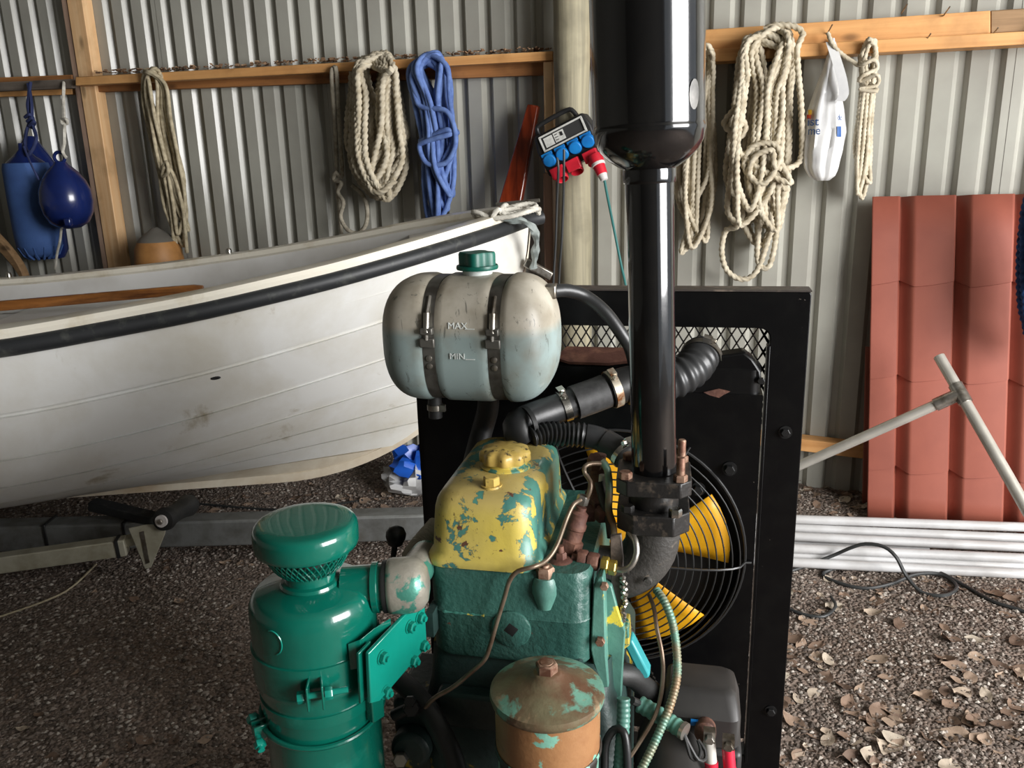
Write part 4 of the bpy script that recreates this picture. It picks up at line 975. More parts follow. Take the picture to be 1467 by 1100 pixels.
b = MB(); q = [L(x, y, .449) for x, y in ((1008, 562), (1030, 557), (1046, 561), (1036, 566), (1030, 570), (1016, 566))]; n = len(q)
b.add(q + [p + V3((0, .003, 0)) for p in q], [tuple(range(n)), tuple(range(2 * n - 1, n - 1, -1))] + [(i, i + n, (i + 1) % n + n, (i + 1) % n) for i in range(n)]); b.build('rust_patch', 'rust', sh)
for (x, y) in ((1045, 671), (1000, 700)):
    p = L(x, y, .45); b = MB(); b.lathe([(.014, 0), (.014, .003)], 16, p, (0, -1, 0)); b.hexnut(p + V3((0, -.003, 0)), (0, -1, 0), .010, .010); b.build('bolt', 'dark_metal', sh)
# --- fan
b = MB(); b.lathe([(.055, 0), (.055, .02), (.03, .03), (.012, .032)], 28, (FC.x, .468, FC.z), (0, -1, 0)); fan = b.build('fan', 'fan_yellow', eng, label='yellow bladed cooling fan')
for k in range(5):
    a0 = math.radians(14 + 72 * k); P = []
    for i in range(7):
        r = .05 + (.222 - .05) * i / 6; sp = .30 + .06 * i / 6; row = []
        for j in range(6):
            a = a0 + sp * (j / 5 - .5) * 2; row.append(V3((FC.x + r * math.cos(a), .462 - .028 * (j / 5 - .5) * (1 - .3 * i / 6), FC.z + r * math.sin(a))))
        P.append(row)
    MB().grid(P).build('blade', 'fan_yellow', fan, solid=.0025)
MB().cyl((FC.x, .30, FC.z), (FC.x, .46, FC.z), .02, n=16).build('shaft', 'dark_metal', fan)
# --- guard
def ring_pts(r, v, m_=72): return [V3((FC.x + r * math.cos(2 * math.pi * k / m_), v, FC.z + r * math.sin(2 * math.pi * k / m_))) for k in range(m_)]
RO = .250
fg = MB().tube(ring_pts(RO, .446), .0028, 6, closed=True).build('fan_guard', 'guard_wire', eng, label='black wire fan guard')
for k in range(12):
    r = .245 - .0145 * (k + .4); MB().tube(ring_pts(r, .446 - .052 * math.sqrt(max(0, 1 - (r / RO) ** 4))), .0016, 5, closed=True).build('ring', 'guard_wire', fg)
for k in range(6):
    a = math.radians(-2 + 60 * k) - (.6 if k == 5 else 0)
    P = [V3((FC.x + r * math.cos(a), (.443 - .054 * math.sqrt(max(0, 1 - (r / RO) ** 4))) if r < .26 else .446, FC.z + r * math.sin(a))) for r in (.07, .1, .14, .17, .2, .225, .24, .25, .262)]
    MB().tube(P, .0024, 6).build('spoke', 'guard_wire', fg)

# --- expansion tank
TC = (L(560, 478, .33) + L(800, 478, .33)) / 2; TC.z = (L(680, 394, .33).z + L(690, 565, .33).z) / 2
HL = .157; RV, RZ = .105, .1115
us1, us2 = L(612, 480, .225).x - TC.x, L(706, 480, .225).x - TC.x
def tscale(u):
    a = abs(u); s = 1.0
    if a > .075: s = max(0.0, 1 - ((a - .075) / (HL - .075)) ** 2.7) ** (1 / 2.3)
    for us in (us1, us2): s *= 1 - .062 * math.exp(-((u - us) / .0125) ** 4)
    return s
def tank_pt(u, ang, extra=0.):
    s = tscale(u); c, sn = math.cos(ang), math.sin(ang); e_ = 2 / 2.7
    return V3((TC.x + u, TC.y + (RV * s + extra) * math.copysign(abs(c) ** e_, c), TC.z + (RZ * s + extra) * math.copysign(abs(sn) ** e_, sn)))
us = [-HL * math.cos(math.pi * k / 60) for k in range(61)]
b = MB(); b.loft([[tank_pt(u, 2 * math.pi * k / 56) for k in range(56)] for u in us]); tank = b.build('expansion_tank', 'tank_milk', eng, smooth=60, label='milky plastic coolant expansion tank')
for us_ in (us1, us2):
    ring = lambda u, ex: [tank_pt(us_, 2 * math.pi * k / 56, ex) + V3((u - us_, 0, 0)) for k in range(56)]
    b = MB(); b.loft([ring(us_ - .0105, .001), ring(us_ - .0105, .004), ring(us_ + .0105, .004), ring(us_ + .0105, .001)], cap=False); b.build('strap', 'strap_steel', tank, smooth=30, label='dark steel strap')
    def fp(dz, off=.0): # front point of the strap at height dz
        z = TC.z + dz; q = min(.999, abs(dz) / (RZ * tscale(us_))); return V3((TC.x + us_, TC.y - RV * tscale(us_) * (1 - q ** 2.7) ** (1 / 2.7) - .004 - off, z))
    b = MB(); b.tube([fp(.085, .004), fp(.055, .008), fp(.015, .008)], .003, 8); b.cyl(fp(.06, .008), fp(.028, .008), .0055, n=12); b.build('tension_bolt', 'steel', tank)
    b = MB(); b.box(fp(.03, .006), (.022, .012, .012)); b.box(fp(.01, .005), (.026, .008, .016)); b.build('clamp_block', 'strap_steel', tank, bevel=.002)
    for dz in (-.018, -.032): b = MB(); b.lathe([(.006, 0), (.005, .003), (.002, .004)], 12, fp(dz, -.001), (0, -1, 0)); b.build('rivet', 'steel', tank)
# cap
cpx = L(680, 394, .31); zc_ = TC.z + RZ - .002
b = MB(); b.lathe([(.026, -.006), (.026, .012)], 24, (cpx.x, TC.y, zc_)); b.build('filler_neck', 'embossed', tank)
b = MB(); b.lathe([(.036, .010), (.037, .013), (.036, .017)], 24, (cpx.x, TC.y, zc_)); 
b.loft([[V3((cpx.x + (.0285 + .0045 * math.cos(4 * a)) * math.cos(a) * k, TC.y + (.0285 + .0045 * math.cos(4 * a)) * math.sin(a) * k, zc_ + z)) for a in LS(0, 2 * math.pi, 48, endpoint=False)] for z, k in ((.016, 1.0), (.036, 1.0), (.0395, .95), (.040, .8))]); b.build('cap', 'tank_green', tank, smooth=35, label='dark green screw cap')
for (t, x, y, sz) in (('MAX', 641, 471, .015), ('MIN', 644, 514, .0145)):
    vs, fs = text_mesh(t, sz, .0006); o_ = L(x, y, TC.y - RV); zz = o_.z
    b = MB(); b.add([V3((o_.x + v.x * 1.05, TC.y - RV * tscale(0) * (1 - min(.99, abs(zz + v.y - TC.z) / RZ) ** 2.7) ** (1 / 2.7) - .0012 - v.z, zz + v.y)) for v in vs], fs)
    b.box(V3((o_.x + (.038 if t == 'MAX' else .036), TC.y - RV * (1 - min(.99, abs(zz - TC.z) / RZ) ** 2.7) ** (1 / 2.7) - .0012, zz)), (.016, .002, .0012)); b.build('lettering', 'embossed', tank, smooth=0, label='raised letters ' + t)
# fittings under the tank, bracket, overflow hose
p = L(622, 556, .30); b = MB(); b.cyl(p, p + V3((0, 0, -.055)), .0125, n=16); nip = b.build('drain_nipple', 'rubber', tank)
b = MB(); b.lathe([(.0145, 0), (.0145, .01)], 18, p + V3((0, 0, -.04)), (0, 0, 1)); b.box(p + V3((.014, -.006, -.035)), (.014, .008, .012)); b.build('hose_clamp', 'steel', tank)
b = MB(); b.box((TC.x, .46, TC.z - .115), (.24, .19, .006)); b.box((TC.x - .1, .545, TC.z - .09), (.03, .012, .06)); b.box((TC.x + .1, .545, TC.z - .09), (.03, .012, .06)); b.build('tank_shelf', 'black_paint', eng)
def hose(pts, r, name, mat, n=16, rf_=None, step=.008, label=None): return MB().tube(catmull(pts, step), r, n, rf=rf_).build(name, mat, eng, smooth=50, label=label)
def clamp(p, d, r, mat='steel', parent=None, wdt=.011, screw=(0, 0, 1)):
    d = V3(d).normalized(); b = MB(); b.lathe([(r, -wdt / 2), (r + .0018, -wdt / 2), (r + .0018, wdt / 2), (r, wdt / 2)], 26, p, d, cap=False)
    s = V3(screw); s = (s - d * s.dot(d)).normalized(); c = p + s * (r + .006); t = d.cross(s)
    b.box(c, (.016, .012, .010), Matrix((t, d, s)).transposed()); b.hexnut(c + t * .008, t, .0048, .008)
    return b.build('hose_clamp', mat, parent)
oh = hose([L(792, 417, .34), L(812, 416, .36), L(838, 424, .38), L(866, 446, .38), L(890, 478, .38), L(905, 505, .39), L(915, 560, .42)], .0118, 'overflow_hose', 'rubber_satin')
b = MB(); p = L(790, 417, .34); b.box(p, (.02, .03, .024)); b.build('hose_clip', 'steel', oh, bevel=.003)
hose([L(700, 563, .36), L(699, 585, .37), L(692, 612, .38), L(683, 645, .36), L(672, 690, .34)], .0205, 'bottom_hose', 'rubber')
# --- upper radiator hose: elbow, straight sleeve, corrugated bend
ph = [L(752, 632, .26), L(742, 617, .26), L(744, 606, .27), L(765, 597, .29), L(800, 585, .32), L(840, 570, .345), L(880, 556, .37), L(910, 549, .385)]
uh = hose(ph, .0265, 'upper_hose', 'rubber_satin', 22)
b = MB().tube(catmull([L(822, 577, .333), L(850, 567, .351), L(868, 560, .362)], .008), .031, 24); b.build('fabric_sleeve', 'hose_fabric', uh)
b = MB().tube(catmull([L(872, 559, .364), L(892, 552, .376), L(905, 549, .384)], .008), .0325, 24); b.build('end_sleeve', 'rubber_satin', uh)
dh = L(840, 570, .345) - L(800, 585, .32)
clamp(L(808, 582, .325), dh, .0272, 'bright_steel', uh, .013, (-.2, -.35, 1)); clamp(L(878, 557, .368), dh, .0330, 'rusty_clamp', uh, .014, (.1, -.5, 1))
p = L(757, 606, .27); b = MB(); b.lathe([(.0255, -.004), (.030, -.004), (.030, .004), (.0255, .004)], 24, p, L(800, 585, .32) - L(744, 606, .27), cap=False); b.build('hose_bead', 'rubber', uh)
cr = hose([L(900, 551, .38), L(935, 552, .39), L(965, 543, .40), L(988, 530, .42), L(1000, 516, .45), L(1006, 506, .49)], .0345, 'corrugated_elbow', 'rubber_satin', 26, lambda a: 1 + .055 * math.sin(a * 2 * math.pi / .0165), .002)
clamp(L(1004, 512, .468), V3((.2, 1, .35)), .0375, 'steel', cr, .012, (.3, -.2, 1))
# --- lower corrugated hose
lh = hose([L(758, 628, .25), L(780, 622, .27), L(810, 622, .285), L(840, 624, .29), L(862, 630, .29), L(882, 642, .28)], .0205, 'corrugated_hose', 'rubber_satin', 20, lambda a: 1 + (.10 * math.sin(a * 2 * math.pi / .0088) if a < .104 else .02), .0014)
hose([L(866, 632, .288), L(884, 643, .278), L(900, 658, .262), L(915, 668, .25)], .0225, 'hose_end', 'rubber', 20)
clamp(L(893, 651, .269), L(900, 658, .262) - L(884, 643, .278), .0232, 'bright_steel', lh, .009, (.3, -.2, 1))

# --- exhaust: elbow, flanges, pipe, muffler
XB = L(937, 672, .12); XT = V3((.171, .12, 1.62)); XD = (XT - XB).normalized()
def xat(z): return XB + XD * ((z - XB.z) / XD.z)
zj = L(932, 262, .12).z; zm0 = L(932, 246, .12).z; zm1 = L(930, 196, .12).z
b = MB(); b.cyl(XB, xat(zj + .01), .0335, n=32); b.build('exhaust_pipe', 'black_exhaust', eng, label='glossy black exhaust pipe')
b = MB(); pr = [(.0355, 0), (.0365, .004), (.0365, .016), (.036, .019), (.043, .023), (.056, .032), (.067, .043), (.0735, .055), (.0755, .066), (.0768, .070), (.0768, .074), (.0758, .076), (.0758, .080), (.0758, .085), (.0758, .30), (.0758, .585), (.0758, .595), (.0757, .60), (.066, .63), (.036, .66), (.0335, .664), (.0335, .95)]
b.lathe(pr, 48, xat(zj), XD); mf = b.build('muffler', 'black_exhaust', eng, label='glossy black exhaust muffler')
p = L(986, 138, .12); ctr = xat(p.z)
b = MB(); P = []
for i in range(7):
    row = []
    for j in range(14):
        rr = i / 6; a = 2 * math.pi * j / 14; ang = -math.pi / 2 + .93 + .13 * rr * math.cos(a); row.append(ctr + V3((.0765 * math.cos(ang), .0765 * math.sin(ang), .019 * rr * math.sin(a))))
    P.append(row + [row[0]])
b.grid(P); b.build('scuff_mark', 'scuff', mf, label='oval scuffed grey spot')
# upper flange
FU = V3((XB.x, .12, L(937, 700, .09).z))
def plate(c, hx, hy, t, name, mat, par, ch=.018, rot=0., parent_label=None):
    b = MB(); R = Matrix.Rotation(rot, 3, 'Z'); b.prism([(-hx + ch, -hy), (hx - ch, -hy), (hx, -hy + ch), (hx, hy - ch), (hx - ch, hy), (-hx + ch, hy), (-hx, hy - ch), (-hx, -hy + ch)], c, R, t); return b.build(name, mat, par, bevel=.002)
zf1 = L(937, 716, .06).z; 
uf = plate(V3((XB.x, .12, zf1)), .055, .055, .024, 'exhaust_flange', 'black_flange', eng, .016, .04)
for (dx, dy, up) in ((-.04, -.04, 0), (.04, -.04, 1), (.04, .04, 1), (-.04, .04, 0)):
    p = V3((XB.x + dx, .12 + dy, zf1 + .024)); b = MB(); b.hexnut(p, Z3, .0105, .010)
    if up: b.lathe([(.0062, .009), (.0064, .034), (.005, .036)], 12, p)
    b.build('bolt', 'rusty_bolt', uf)
b = MB(); b.cyl((XB.x, .12, zf1 - .03), (XB.x, .12, zf1), .038, n=28); b.build('exhaust_spacer', 'black_flange', eng)
zf2 = zf1 - .062
lf = plate(V3((XB.x, .12, zf2)), .054, .054, .032, 'elbow_flange', 'black_flange', eng, .024, .04)
b = MB(); b.hexnut(V3((XB.x + .034, .075, zf2 + .032)), Z3, .010, .012); b.build('nut', 'bright_steel', lf)
b = MB(); b.hexnut(V3((XB.x - .036, .082, zf2 + .032)), Z3, .010, .010); b.build('nut', 'black_flange', lf)
ep = [V3((XB.x, .12, zf2 + .004)), V3((XB.x, .12, zf2 - .02)), V3((XB.x - .004, .12, zf2 - .045)), V3((XB.x - .02, .12, zf2 - .072)), V3((XB.x - .042, .12, zf2 - .088)), V3((XB.x - .07, .12, zf2 - .092)), V3((XB.x - .10, .12, zf2 - .092))]
el = MB().tube(catmull(ep, .008), .0415, 28).build('exhaust_elbow', 'cast_iron', eng, smooth=60)
p = L(928, 832, .075); b = MB(); b.lathe([(.007, 0), (.006, .006)], 12, p, (0, -1, 0)); b.build('boss', 'cast_iron', el)

# --- cylinder head, valve cover, crankcase
b = MB(); ring = lambda z, k=0: rrect(-.0135, .16, .1235 - k, .16 - k, .03, z, 6)
b.loft([ring(.655, .004), ring(.662), ring(.728), ring(.730, -.001), ring(.732), ring(.80), ring(.808, .004)]); blk = b.build('cylinder_head', 'block_green', eng, smooth=35, label='rough cast green cylinder head')
p = L(733, 900, -.0); b = MB(); b.lathe([(.030, 0), (.030, .003), (.028, .0045), (.0, .0045)], 36, p, (0, -1, 0), cap=False); plg = b.build('core_plug', 'block_green', blk)
b = MB(); b.lathe([(.0115, .0046), (.009, .0052)], 4, p, (0, -1, 0), cap=True, phase=math.radians(10)); b.build('square_socket', 'core_black', blk)
b = MB(); P = [V3((-.115, -.0012, .7315)), V3((-.09, -.0015, .731)), V3((-.05, -.0015, .7305))]; P = catmull(P, .0025); b.tube(P, [.0012 + .0012 * abs(math.sin(.9 * i) * math.sin(.37 * i + 1)) for i in range(len(P))], 5); b.build('casting_line', 'chipped_yellow', blk)
# deck bolt with boss
p = V3((L(781, 838, .008).x, .008, .784)); b = MB(); b.lathe([(.012, -.035), (.020, -.010), (.020, .002), (.018, .012), (.016, .016)], 24, p); b.build('bolt_boss', 'flange_green', blk)
b = MB(); b.hexnut(p + V3((0, 0, .016)), Z3, .0145, .015); b.lathe([(.007, .03), (.006, .034)], 12, p); b.build('deck_nut', 'rusty_bolt', blk)
# valve cover
cu, cv_, hu, hv = -.0535, .152, .083, .150
b = MB(); b.loft([rrect(cu, cv_, hu + .004, hv + .004, .03, .806, 7), rrect(cu, cv_, hu + .005, hv + .005, .03, .812, 7), rrect(cu, cv_, hu + .003, hv + .003, .03, .818, 7), rrect(cu, cv_, hu - .002, hv - .002, .034, .826, 7), rrect(cu, cv_ + .001, hu - .004, hv - .004, .034, .86, 7), rrect(cu, cv_ + .002, hu - .006, hv - .006, .034, .888, 7), rrect(cu, cv_ + .003, hu - .009, hv - .009, .034, .901, 7), rrect(cu, cv_ + .004, hu - .015, hv - .015, .032, .910, 7), rrect(cu, cv_ + .005, hu - .026, hv - .026, .028, .916, 7), rrect(cu, cv_ + .005, hu - .05, hv - .05, .02, .919, 7)])
vc = b.build('valve_cover', 'cover_paint', eng, smooth=60, label='valve cover with yellow paint chipped down to green')
p = L(724, 662, .16); p = V3((L(724, 664, .14).x, .14, .917))
b = MB(); b.lathe([(.041, 0), (.041, .004), (.036, .007), (.036, .013)], 32, p); b.build('filler_neck', 'chipped_yellow_green', vc)
b = MB(); b.loft([[p + V3(((.0395 + .0022 * math.cos(9 * a)) * k * math.cos(a), (.0395 + .0022 * math.cos(9 * a)) * k * math.sin(a), z)) for a in LS(0, 2 * math.pi, 108, endpoint=False)] for z, k in ((.0115, .97), (.013, 1.0), (.025, 1.0), (.0285, .95), (.032, .78), (.0345, .4))]); b.build('filler_cap', 'old_cap_yellow', vc, smooth=40, label='worn yellow scalloped filler cap')
p = V3((L(704, 690, .055).x, .055, .916)); b = MB(); b.lathe([(.017, -.003), (.016, .004)], 24, p); b.hexnut(p + V3((0, 0, .004)), Z3, .0125, .013, .1); b.build('cover_nut', 'old_cap_yellow', vc)
# crankcase and lower parts
b = MB(); b.loft([rrect(0, .17, .155, .19, .03, z, 4) for z in (.10, .56)] + [rrect(-.004, .17, .145, .165, .03, .60, 4), rrect(-.004, .17, .142, .155, .03, .654, 4)]); cc = b.build('crankcase', 'block_dark', eng, smooth=35, label='dark green crankcase')
b = MB(); b.box((-.03, -.012, .575), (.19, .03, .06)); b.build('side_cover', 'block_dark', eng, bevel=.006)
for s in (-1, 1):
    b = MB(); b.box((.05 + s * .24, .2, .055), (.07, .95, .10)); b.build('skid_rail', 'black_paint', eng, bevel=.004)
b = MB(); b.box((.05, .1, .125), (.5, .3, .05)); b.build('engine_mount', 'black_paint', eng)
# green end flange on the right, chipped yellow pieces
def pix_plate(px, v, t, name, mat, par, bev=.002, dv=None, label=None):
    f_ = [L(x, y, v + (dv[i] if dv else 0)) for i, (x, y) in enumerate(px)]; n = len(f_); b = MB()
    b.add(f_ + [p + V3((0, t, 0)) for p in f_], [tuple(range(n)), tuple(range(2 * n - 1, n - 1, -1))] + [(i, i + n, (i + 1) % n + n, (i + 1) % n) for i in range(n)])
    return b.build(name, mat, par, bevel=bev, smooth=30, label=label)
gf = pix_plate([(850, 842), (856, 828), (864, 826), (866, 850), (868, 940), (872, 985), (862, 985), (850, 950), (846, 930)], .015, .03, 'end_flange', 'flange_green', eng)
p = L(860, 917, .012); b = MB(); b.hexnut(p, (0, -1, 0), .0075, .008); b.build('bolt', 'rusty_bolt', gf)
p = L(866, 838, .012); b = MB(); b.hexnut(p, (0, -1, 0), .0065, .008); b.build('bolt', 'rusty_bolt', gf)
pix_plate([(866, 836), (876, 840), (884, 870), (896, 905), (892, 960), (890, 1000), (868, 1005)], .045, .02, 'gear_cover', 'flange_green', eng)
pix_plate([(868, 895), (900, 898), (902, 925), (888, 935), (888, 1010), (866, 1010)], .05, .04, 'timing_cover', 'chipped_yellow_green', eng)
pix_plate([(892, 922), (905, 916), (931, 966), (930, 972), (918, 974)], .12, .03, 'teal_guard', 'teal_plastic', eng, .004, label='bright teal plastic strip')
pix_plate([(874, 768), (890, 766), (893, 800), (891, 890), (876, 892)], .055, .008, 'support_bar', 'bar_bare', eng, .001)
b = MB(); rg = random.Random(4)
for k in range(16): q = L(893 + rg.uniform(-2, 3), 828 + k * 4, .053); b.lathe([(.001, -.004), (.0045, -.002), (.0045, .002), (.001, .004)], 8, q, (rg.random(), rg.random(), rg.random()))
b.build('weld_bead', 'steel', eng)
hose([L(880, 965, .1), L(905, 968, .12), L(925, 985, .15), L(945, 998, .17)], .018, 'coolant_pipe', 'rubber')

# --- injectors, unions and fuel lines
def stack(p0, p1, prof_, name, mat, par, n=18): b = MB(); p0, p1 = V3(p0), V3(p1); b.lathe([(r, h * (p1 - p0).length) for r, h in prof_], n, p0, p1 - p0); return b.build(name, mat, par)
i0, i1 = L(811, 800, .075), L(833, 726, .085)
inj = stack(i0, i1, [(.018, 0), (.018, .12), (.0165, .14), (.0165, .30), (.0150, .34), (.0150, .58), (.0165, .6), (.0165, .68), (.0140, .72), (.0140, .88), (.0085, .93), (.0085, 1.0)], 'injector', 'rust', eng)
b = MB(); b.hexnut(i0 + (i1 - i0) * .18, i1 - i0, .0195, .018, .1); b.build('injector_nut', 'rust', inj)
b = MB(); q = L(833, 722, .085); b.hexnut(q, i1 - i0, .0095, .014); b.build('banjo_nut', 'steel', inj)
q = L(803, 806, .045); b = MB(); b.lathe([(.020, -.01), (.020, .004), (.017, .006), (.012, .008)], 20, q); b.hexnut(q + V3((0, 0, .006)), Z3, .0095, .012); b.lathe([(.006, .018), (.005, .028)], 12, q); b.build('stud_nut', 'rust', inj)
b = MB(); rr0, rr1 = L(820, 800, .055), L(858, 806, .05); dq = (rr1 - rr0).normalized(); b.cyl(rr0, rr1, .008, n=14); b.hexnut(L(829, 799, .055), dq, .0135, .014); b.hexnut(L(843, 803, .052), dq, .0135, .016); b.build('union', 'rust', inj)
b = MB(); b.hexnut(L(862, 808, .05), dq, .0125, .011); b.hexnut(L(873, 812, .05), dq, .0115, .011); b.build('brass_nut', 'brass', inj)
def pipe(pts, r, name='fuel_line', mat='fuel_line', n=10): return MB().tube(catmull(pts, .006), r, n).build(name, mat, eng, smooth=60)
pipe([L(832, 716, .08), L(822, 722, .065), L(812, 742, .05), L(797, 782, .03), L(782, 803, .01), L(764, 812, -.012), L(742, 818, -.016), L(730, 832, -.018), L(722, 858, -.018), L(712, 890, -.018), L(702, 925, -.018), L(694, 945, -.022), L(676, 962, -.03), L(648, 985, -.04), L(622, 1000, -.05), L(606, 1018, -.05)], .0035)
pipe([L(836, 722, .085), L(845, 704, .085), L(846, 690, .09), L(838, 678, .10), L(838, 668, .10), L(848, 664, .11), L(860, 664, .12)], .0036)
pipe([L(878, 814, .05), L(895, 816, .045), L(906, 808, .045), L(912, 792, .05), L(910, 774, .06), L(902, 762, .075)], .0048, 'fuel_line', 'steel')
pipe([L(862, 660, .13), L(870, 672, .125), L(873, 700, .12), L(872, 730, .115), L(878, 752, .11), L(880, 780, .09)], .006, 'braided_line', 'conduit_green')
pipe([L(858, 690, .14), L(864, 716, .13), L(872, 740, .12), L(876, 770, .10)], .007, 'wire_loom', 'rubber')
inj2 = stack(L(850, 720, .17), L(860, 650, .18), [(.016, 0), (.016, .2), (.013, .25), (.013, .6), (.017, .62), (.017, .78), (.010, .82), (.010, 1.0)], 'rear_injector', 'rust', eng)
b = MB(); b.cyl(L(862, 712, .15), L(864, 680, .155), .0065, n=12); b.build('white_fitting', 'white_tape', inj2)
for (x, y, v, r) in ((852, 668, .16, .013), (845, 740, .14, .013), (862, 742, .13, .012), (856, 726, .15, .014)):
    b = MB(); b.hexnut(L(x, y, v), (.1, -.4, 1), r, .02); b.build('fitting', 'rust', inj2)

# --- air filter
AC = V3((-.276, -.10, 0)); ar = .089
b = MB(); prf = [(ar * .9, .40), (ar * .94, .42), (ar * .94, .60), (ar * .955, .612), (ar * .955, .662), (ar, .676), (ar, .682), (ar + .0012, .684), (ar + .0012, .690), (ar, .692), (ar, .696), (ar, .778), (ar * 1.0, .786), (ar * .985, .798), (ar * .94, .808), (ar * .85, .8145), (ar * .5, .820), (.040, .822), (.040, .822)]
b.lathe(prf, 56, AC); af = b.build('air_filter', 'green_gloss', eng, smooth=50, label='glossy green cylindrical air filter')
b = MB(); b.lathe([(.041, .818), (.043, .822), (.041, .826), (.036, .828), (.036, .845), (.038, .846), (.038, .850), (.034, .852)], 36, AC); b.build('neck', 'green_gloss', af)
# mesh screen: diamonds between neck and cap
b = MB(); NS = 44
for s in (1, -1):
    for k in range(NS):
        P = []
        for i in range(7):
            t = i / 6; a = 2 * math.pi * (k + s * t * 2.4) / NS; r = .040 + .024 * t ** .7; P.append(AC + V3((r * math.cos(a), r * math.sin(a), .842 + .038 * t)))
        b.tube(P, .0012, 4)
b.build('mesh_screen', 'green_gloss', af, smooth=0)
b = MB(); b.lathe([(.028, .84), (.028, .886)], 24, AC); b.build('inner_tube', 'core_black', af)
b = MB(); b.lathe([(.050, .884), (.064, .878), (.068, .877), (.0718, .880), (.0728, .886), (.0728, .902), (.0718, .908), (.0690, .9125), (.064, .9145), (.05, .9155), (.02, .916), (.001, .916)], 56, AC); b.build('rain_cap', 'green_gloss', af, smooth=60)
# faint round emblem, bands, clamps
b = MB(); em = [AC + V3((math.cos(t) * (ar + .0006), math.sin(t) * (ar + .0006), .775 + .018 * math.sin(q))) for q in LS(-1.2, 1.9, 26) for t in (-1.78 + .16 * math.cos(q),)]
b.tube(em, .0011, 5); b.build('emblem_ring', 'green_gloss_light', af)
def band(z0, z1, r, name): b = MB(); b.lathe([(r - .003, z0), (r, z0 + .0008), (r, z1 - .0008), (r - .003, z1)], 56, AC, cap=False); return b.build(name, 'green_gloss', af)
band(.690, .737, ar + .0028, 'clamp_band'); band(.640, .658, ar * .955 + .002, 'clip_band')
b = MB(); b.tube([AC + V3(((ar * .955 + .004) * math.cos(t), (ar * .955 + .004) * math.sin(t), .622 - .010 * math.cos(t + 1.2))) for t in LS(0, 2 * math.pi, 60, endpoint=False)], .0038, 8, closed=True); b.build('retaining_wire', 'green_gloss', af)
def on_filter(x, r): # angle on the front of the filter under pixel column x (approx)
    return None
def fpt(deg, r, z): a = math.radians(deg); return AC + V3((r * math.cos(a), r * math.sin(a), z))
for dg in (-72, -62):
    c = fpt(dg, ar + .013, .708); b = MB(); R = Matrix.Rotation(math.radians(dg), 3, 'Z'); b.box(c, (.028, .003, .036), R); b.build('clamp_ear', 'green_gloss', af, bevel=.001)
c0_, c1_ = fpt(-80, ar + .017, .706), fpt(-44, ar + .022, .708); dd = (c1_ - c0_).normalized()
b = MB(); b.hexnut(c0_, dd, .0085, .010); b.cyl(c0_, c1_, .0045, n=12); b.hexnut(fpt(-60, ar + .016, .707), dd, .0085, .010); b.build('clamp_bolt', 'green_gloss_light', af)
c0_, c1_ = fpt(-146, ar + .010, .618), fpt(-128, ar + .012, .606); dd = (c1_ - c0_).normalized()
b = MB(); b.cyl(c0_ - dd * .012, c1_ + dd * .014, .005, n=12); b.hexnut(c0_ - dd * .01, dd, .0095, .01); b.hexnut(c1_, dd, .0085, .009); b.build('clip_bolt', 'green_gloss_light', af)
for dg in (-142, -133): b = MB(); b.box(fpt(dg, ar + .005, .614), (.020, .004, .022), Matrix.Rotation(math.radians(dg), 3, 'Z')); b.build('clip_ear', 'green_gloss', af, bevel=.001)
c = fpt(-14, ar + .006, .655); b = MB(); R = Matrix.Rotation(math.radians(-30), 3, 'Z'); b.box(c, (.016, .022, .062), R); b.box(c + R @ V3((-.004, .015, .012)), (.012, .02, .03), R); clp = b.build('latch', 'green_gloss', af, bevel=.002)
b = MB(); b.lathe([(.003, 0), (.003, .001)], 10, c + R @ V3((.008, .002, .012)), R @ V3((1, 0, 0))); b.build('latch_hole', 'core_black', af)
# folded holder from band to the bracket
h0 = fpt(-75, ar + .004, .675); 
b = MB(); P = [fpt(-36, ar + .003, 0), fpt(-28, ar + .012, 0), fpt(-14, ar + .014, 0), fpt(-2, ar + .026, 0)]
b.loft([[p + V3((0, 0, z)) for z in (.722, .762 + .004 * i)] + [p + V3((.002, .003, .762 + .004 * i)), p + V3((.002, .003, .722))] for i, p in enumerate(P)]); b.build('holder', 'green_gloss', af, bevel=.001)
# --- mounting bracket
bl_, br_ = L(528, 936, -.165), L(608, 852, -.03); bl2, br2 = L(531, 1008, -.165), L(612, 926, -.03)
nrm = (br_ - bl_).cross(bl2 - bl_).normalized(); nrm = nrm if nrm.y < 0 else -nrm
b = MB(); pts = [bl_, br_, br2, L(545, 1004, -.155), bl2]; n = len(pts)
b.add(pts + [p - nrm * .006 for p in pts], [tuple(range(n)), tuple(range(2 * n - 1, n - 1, -1))] + [(i, i + n, (i + 1) % n + n, (i + 1) % n) for i in range(n)]); mb_ = b.build('mounting_bracket', 'green_gloss_light', eng, bevel=.0015, label='green bolted mounting plate beside the air filter')
b = MB(); o2 = -nrm * .012 + (bl_ - br_).normalized() * .006; pts = [bl_ + o2, bl_ + o2 + (br_ - bl_) * .2, bl2 + o2 + (br2 - bl2) * .2, bl2 + o2]
b.add(pts + [p - nrm * .004 for p in pts], [(0, 1, 2, 3), (7, 6, 5, 4)] + [(i, i + 4, (i + 1) % 4 + 4, (i + 1) % 4) for i in range(4)]); b.build('backing_plate', 'green_gloss', mb_, bevel=.001)
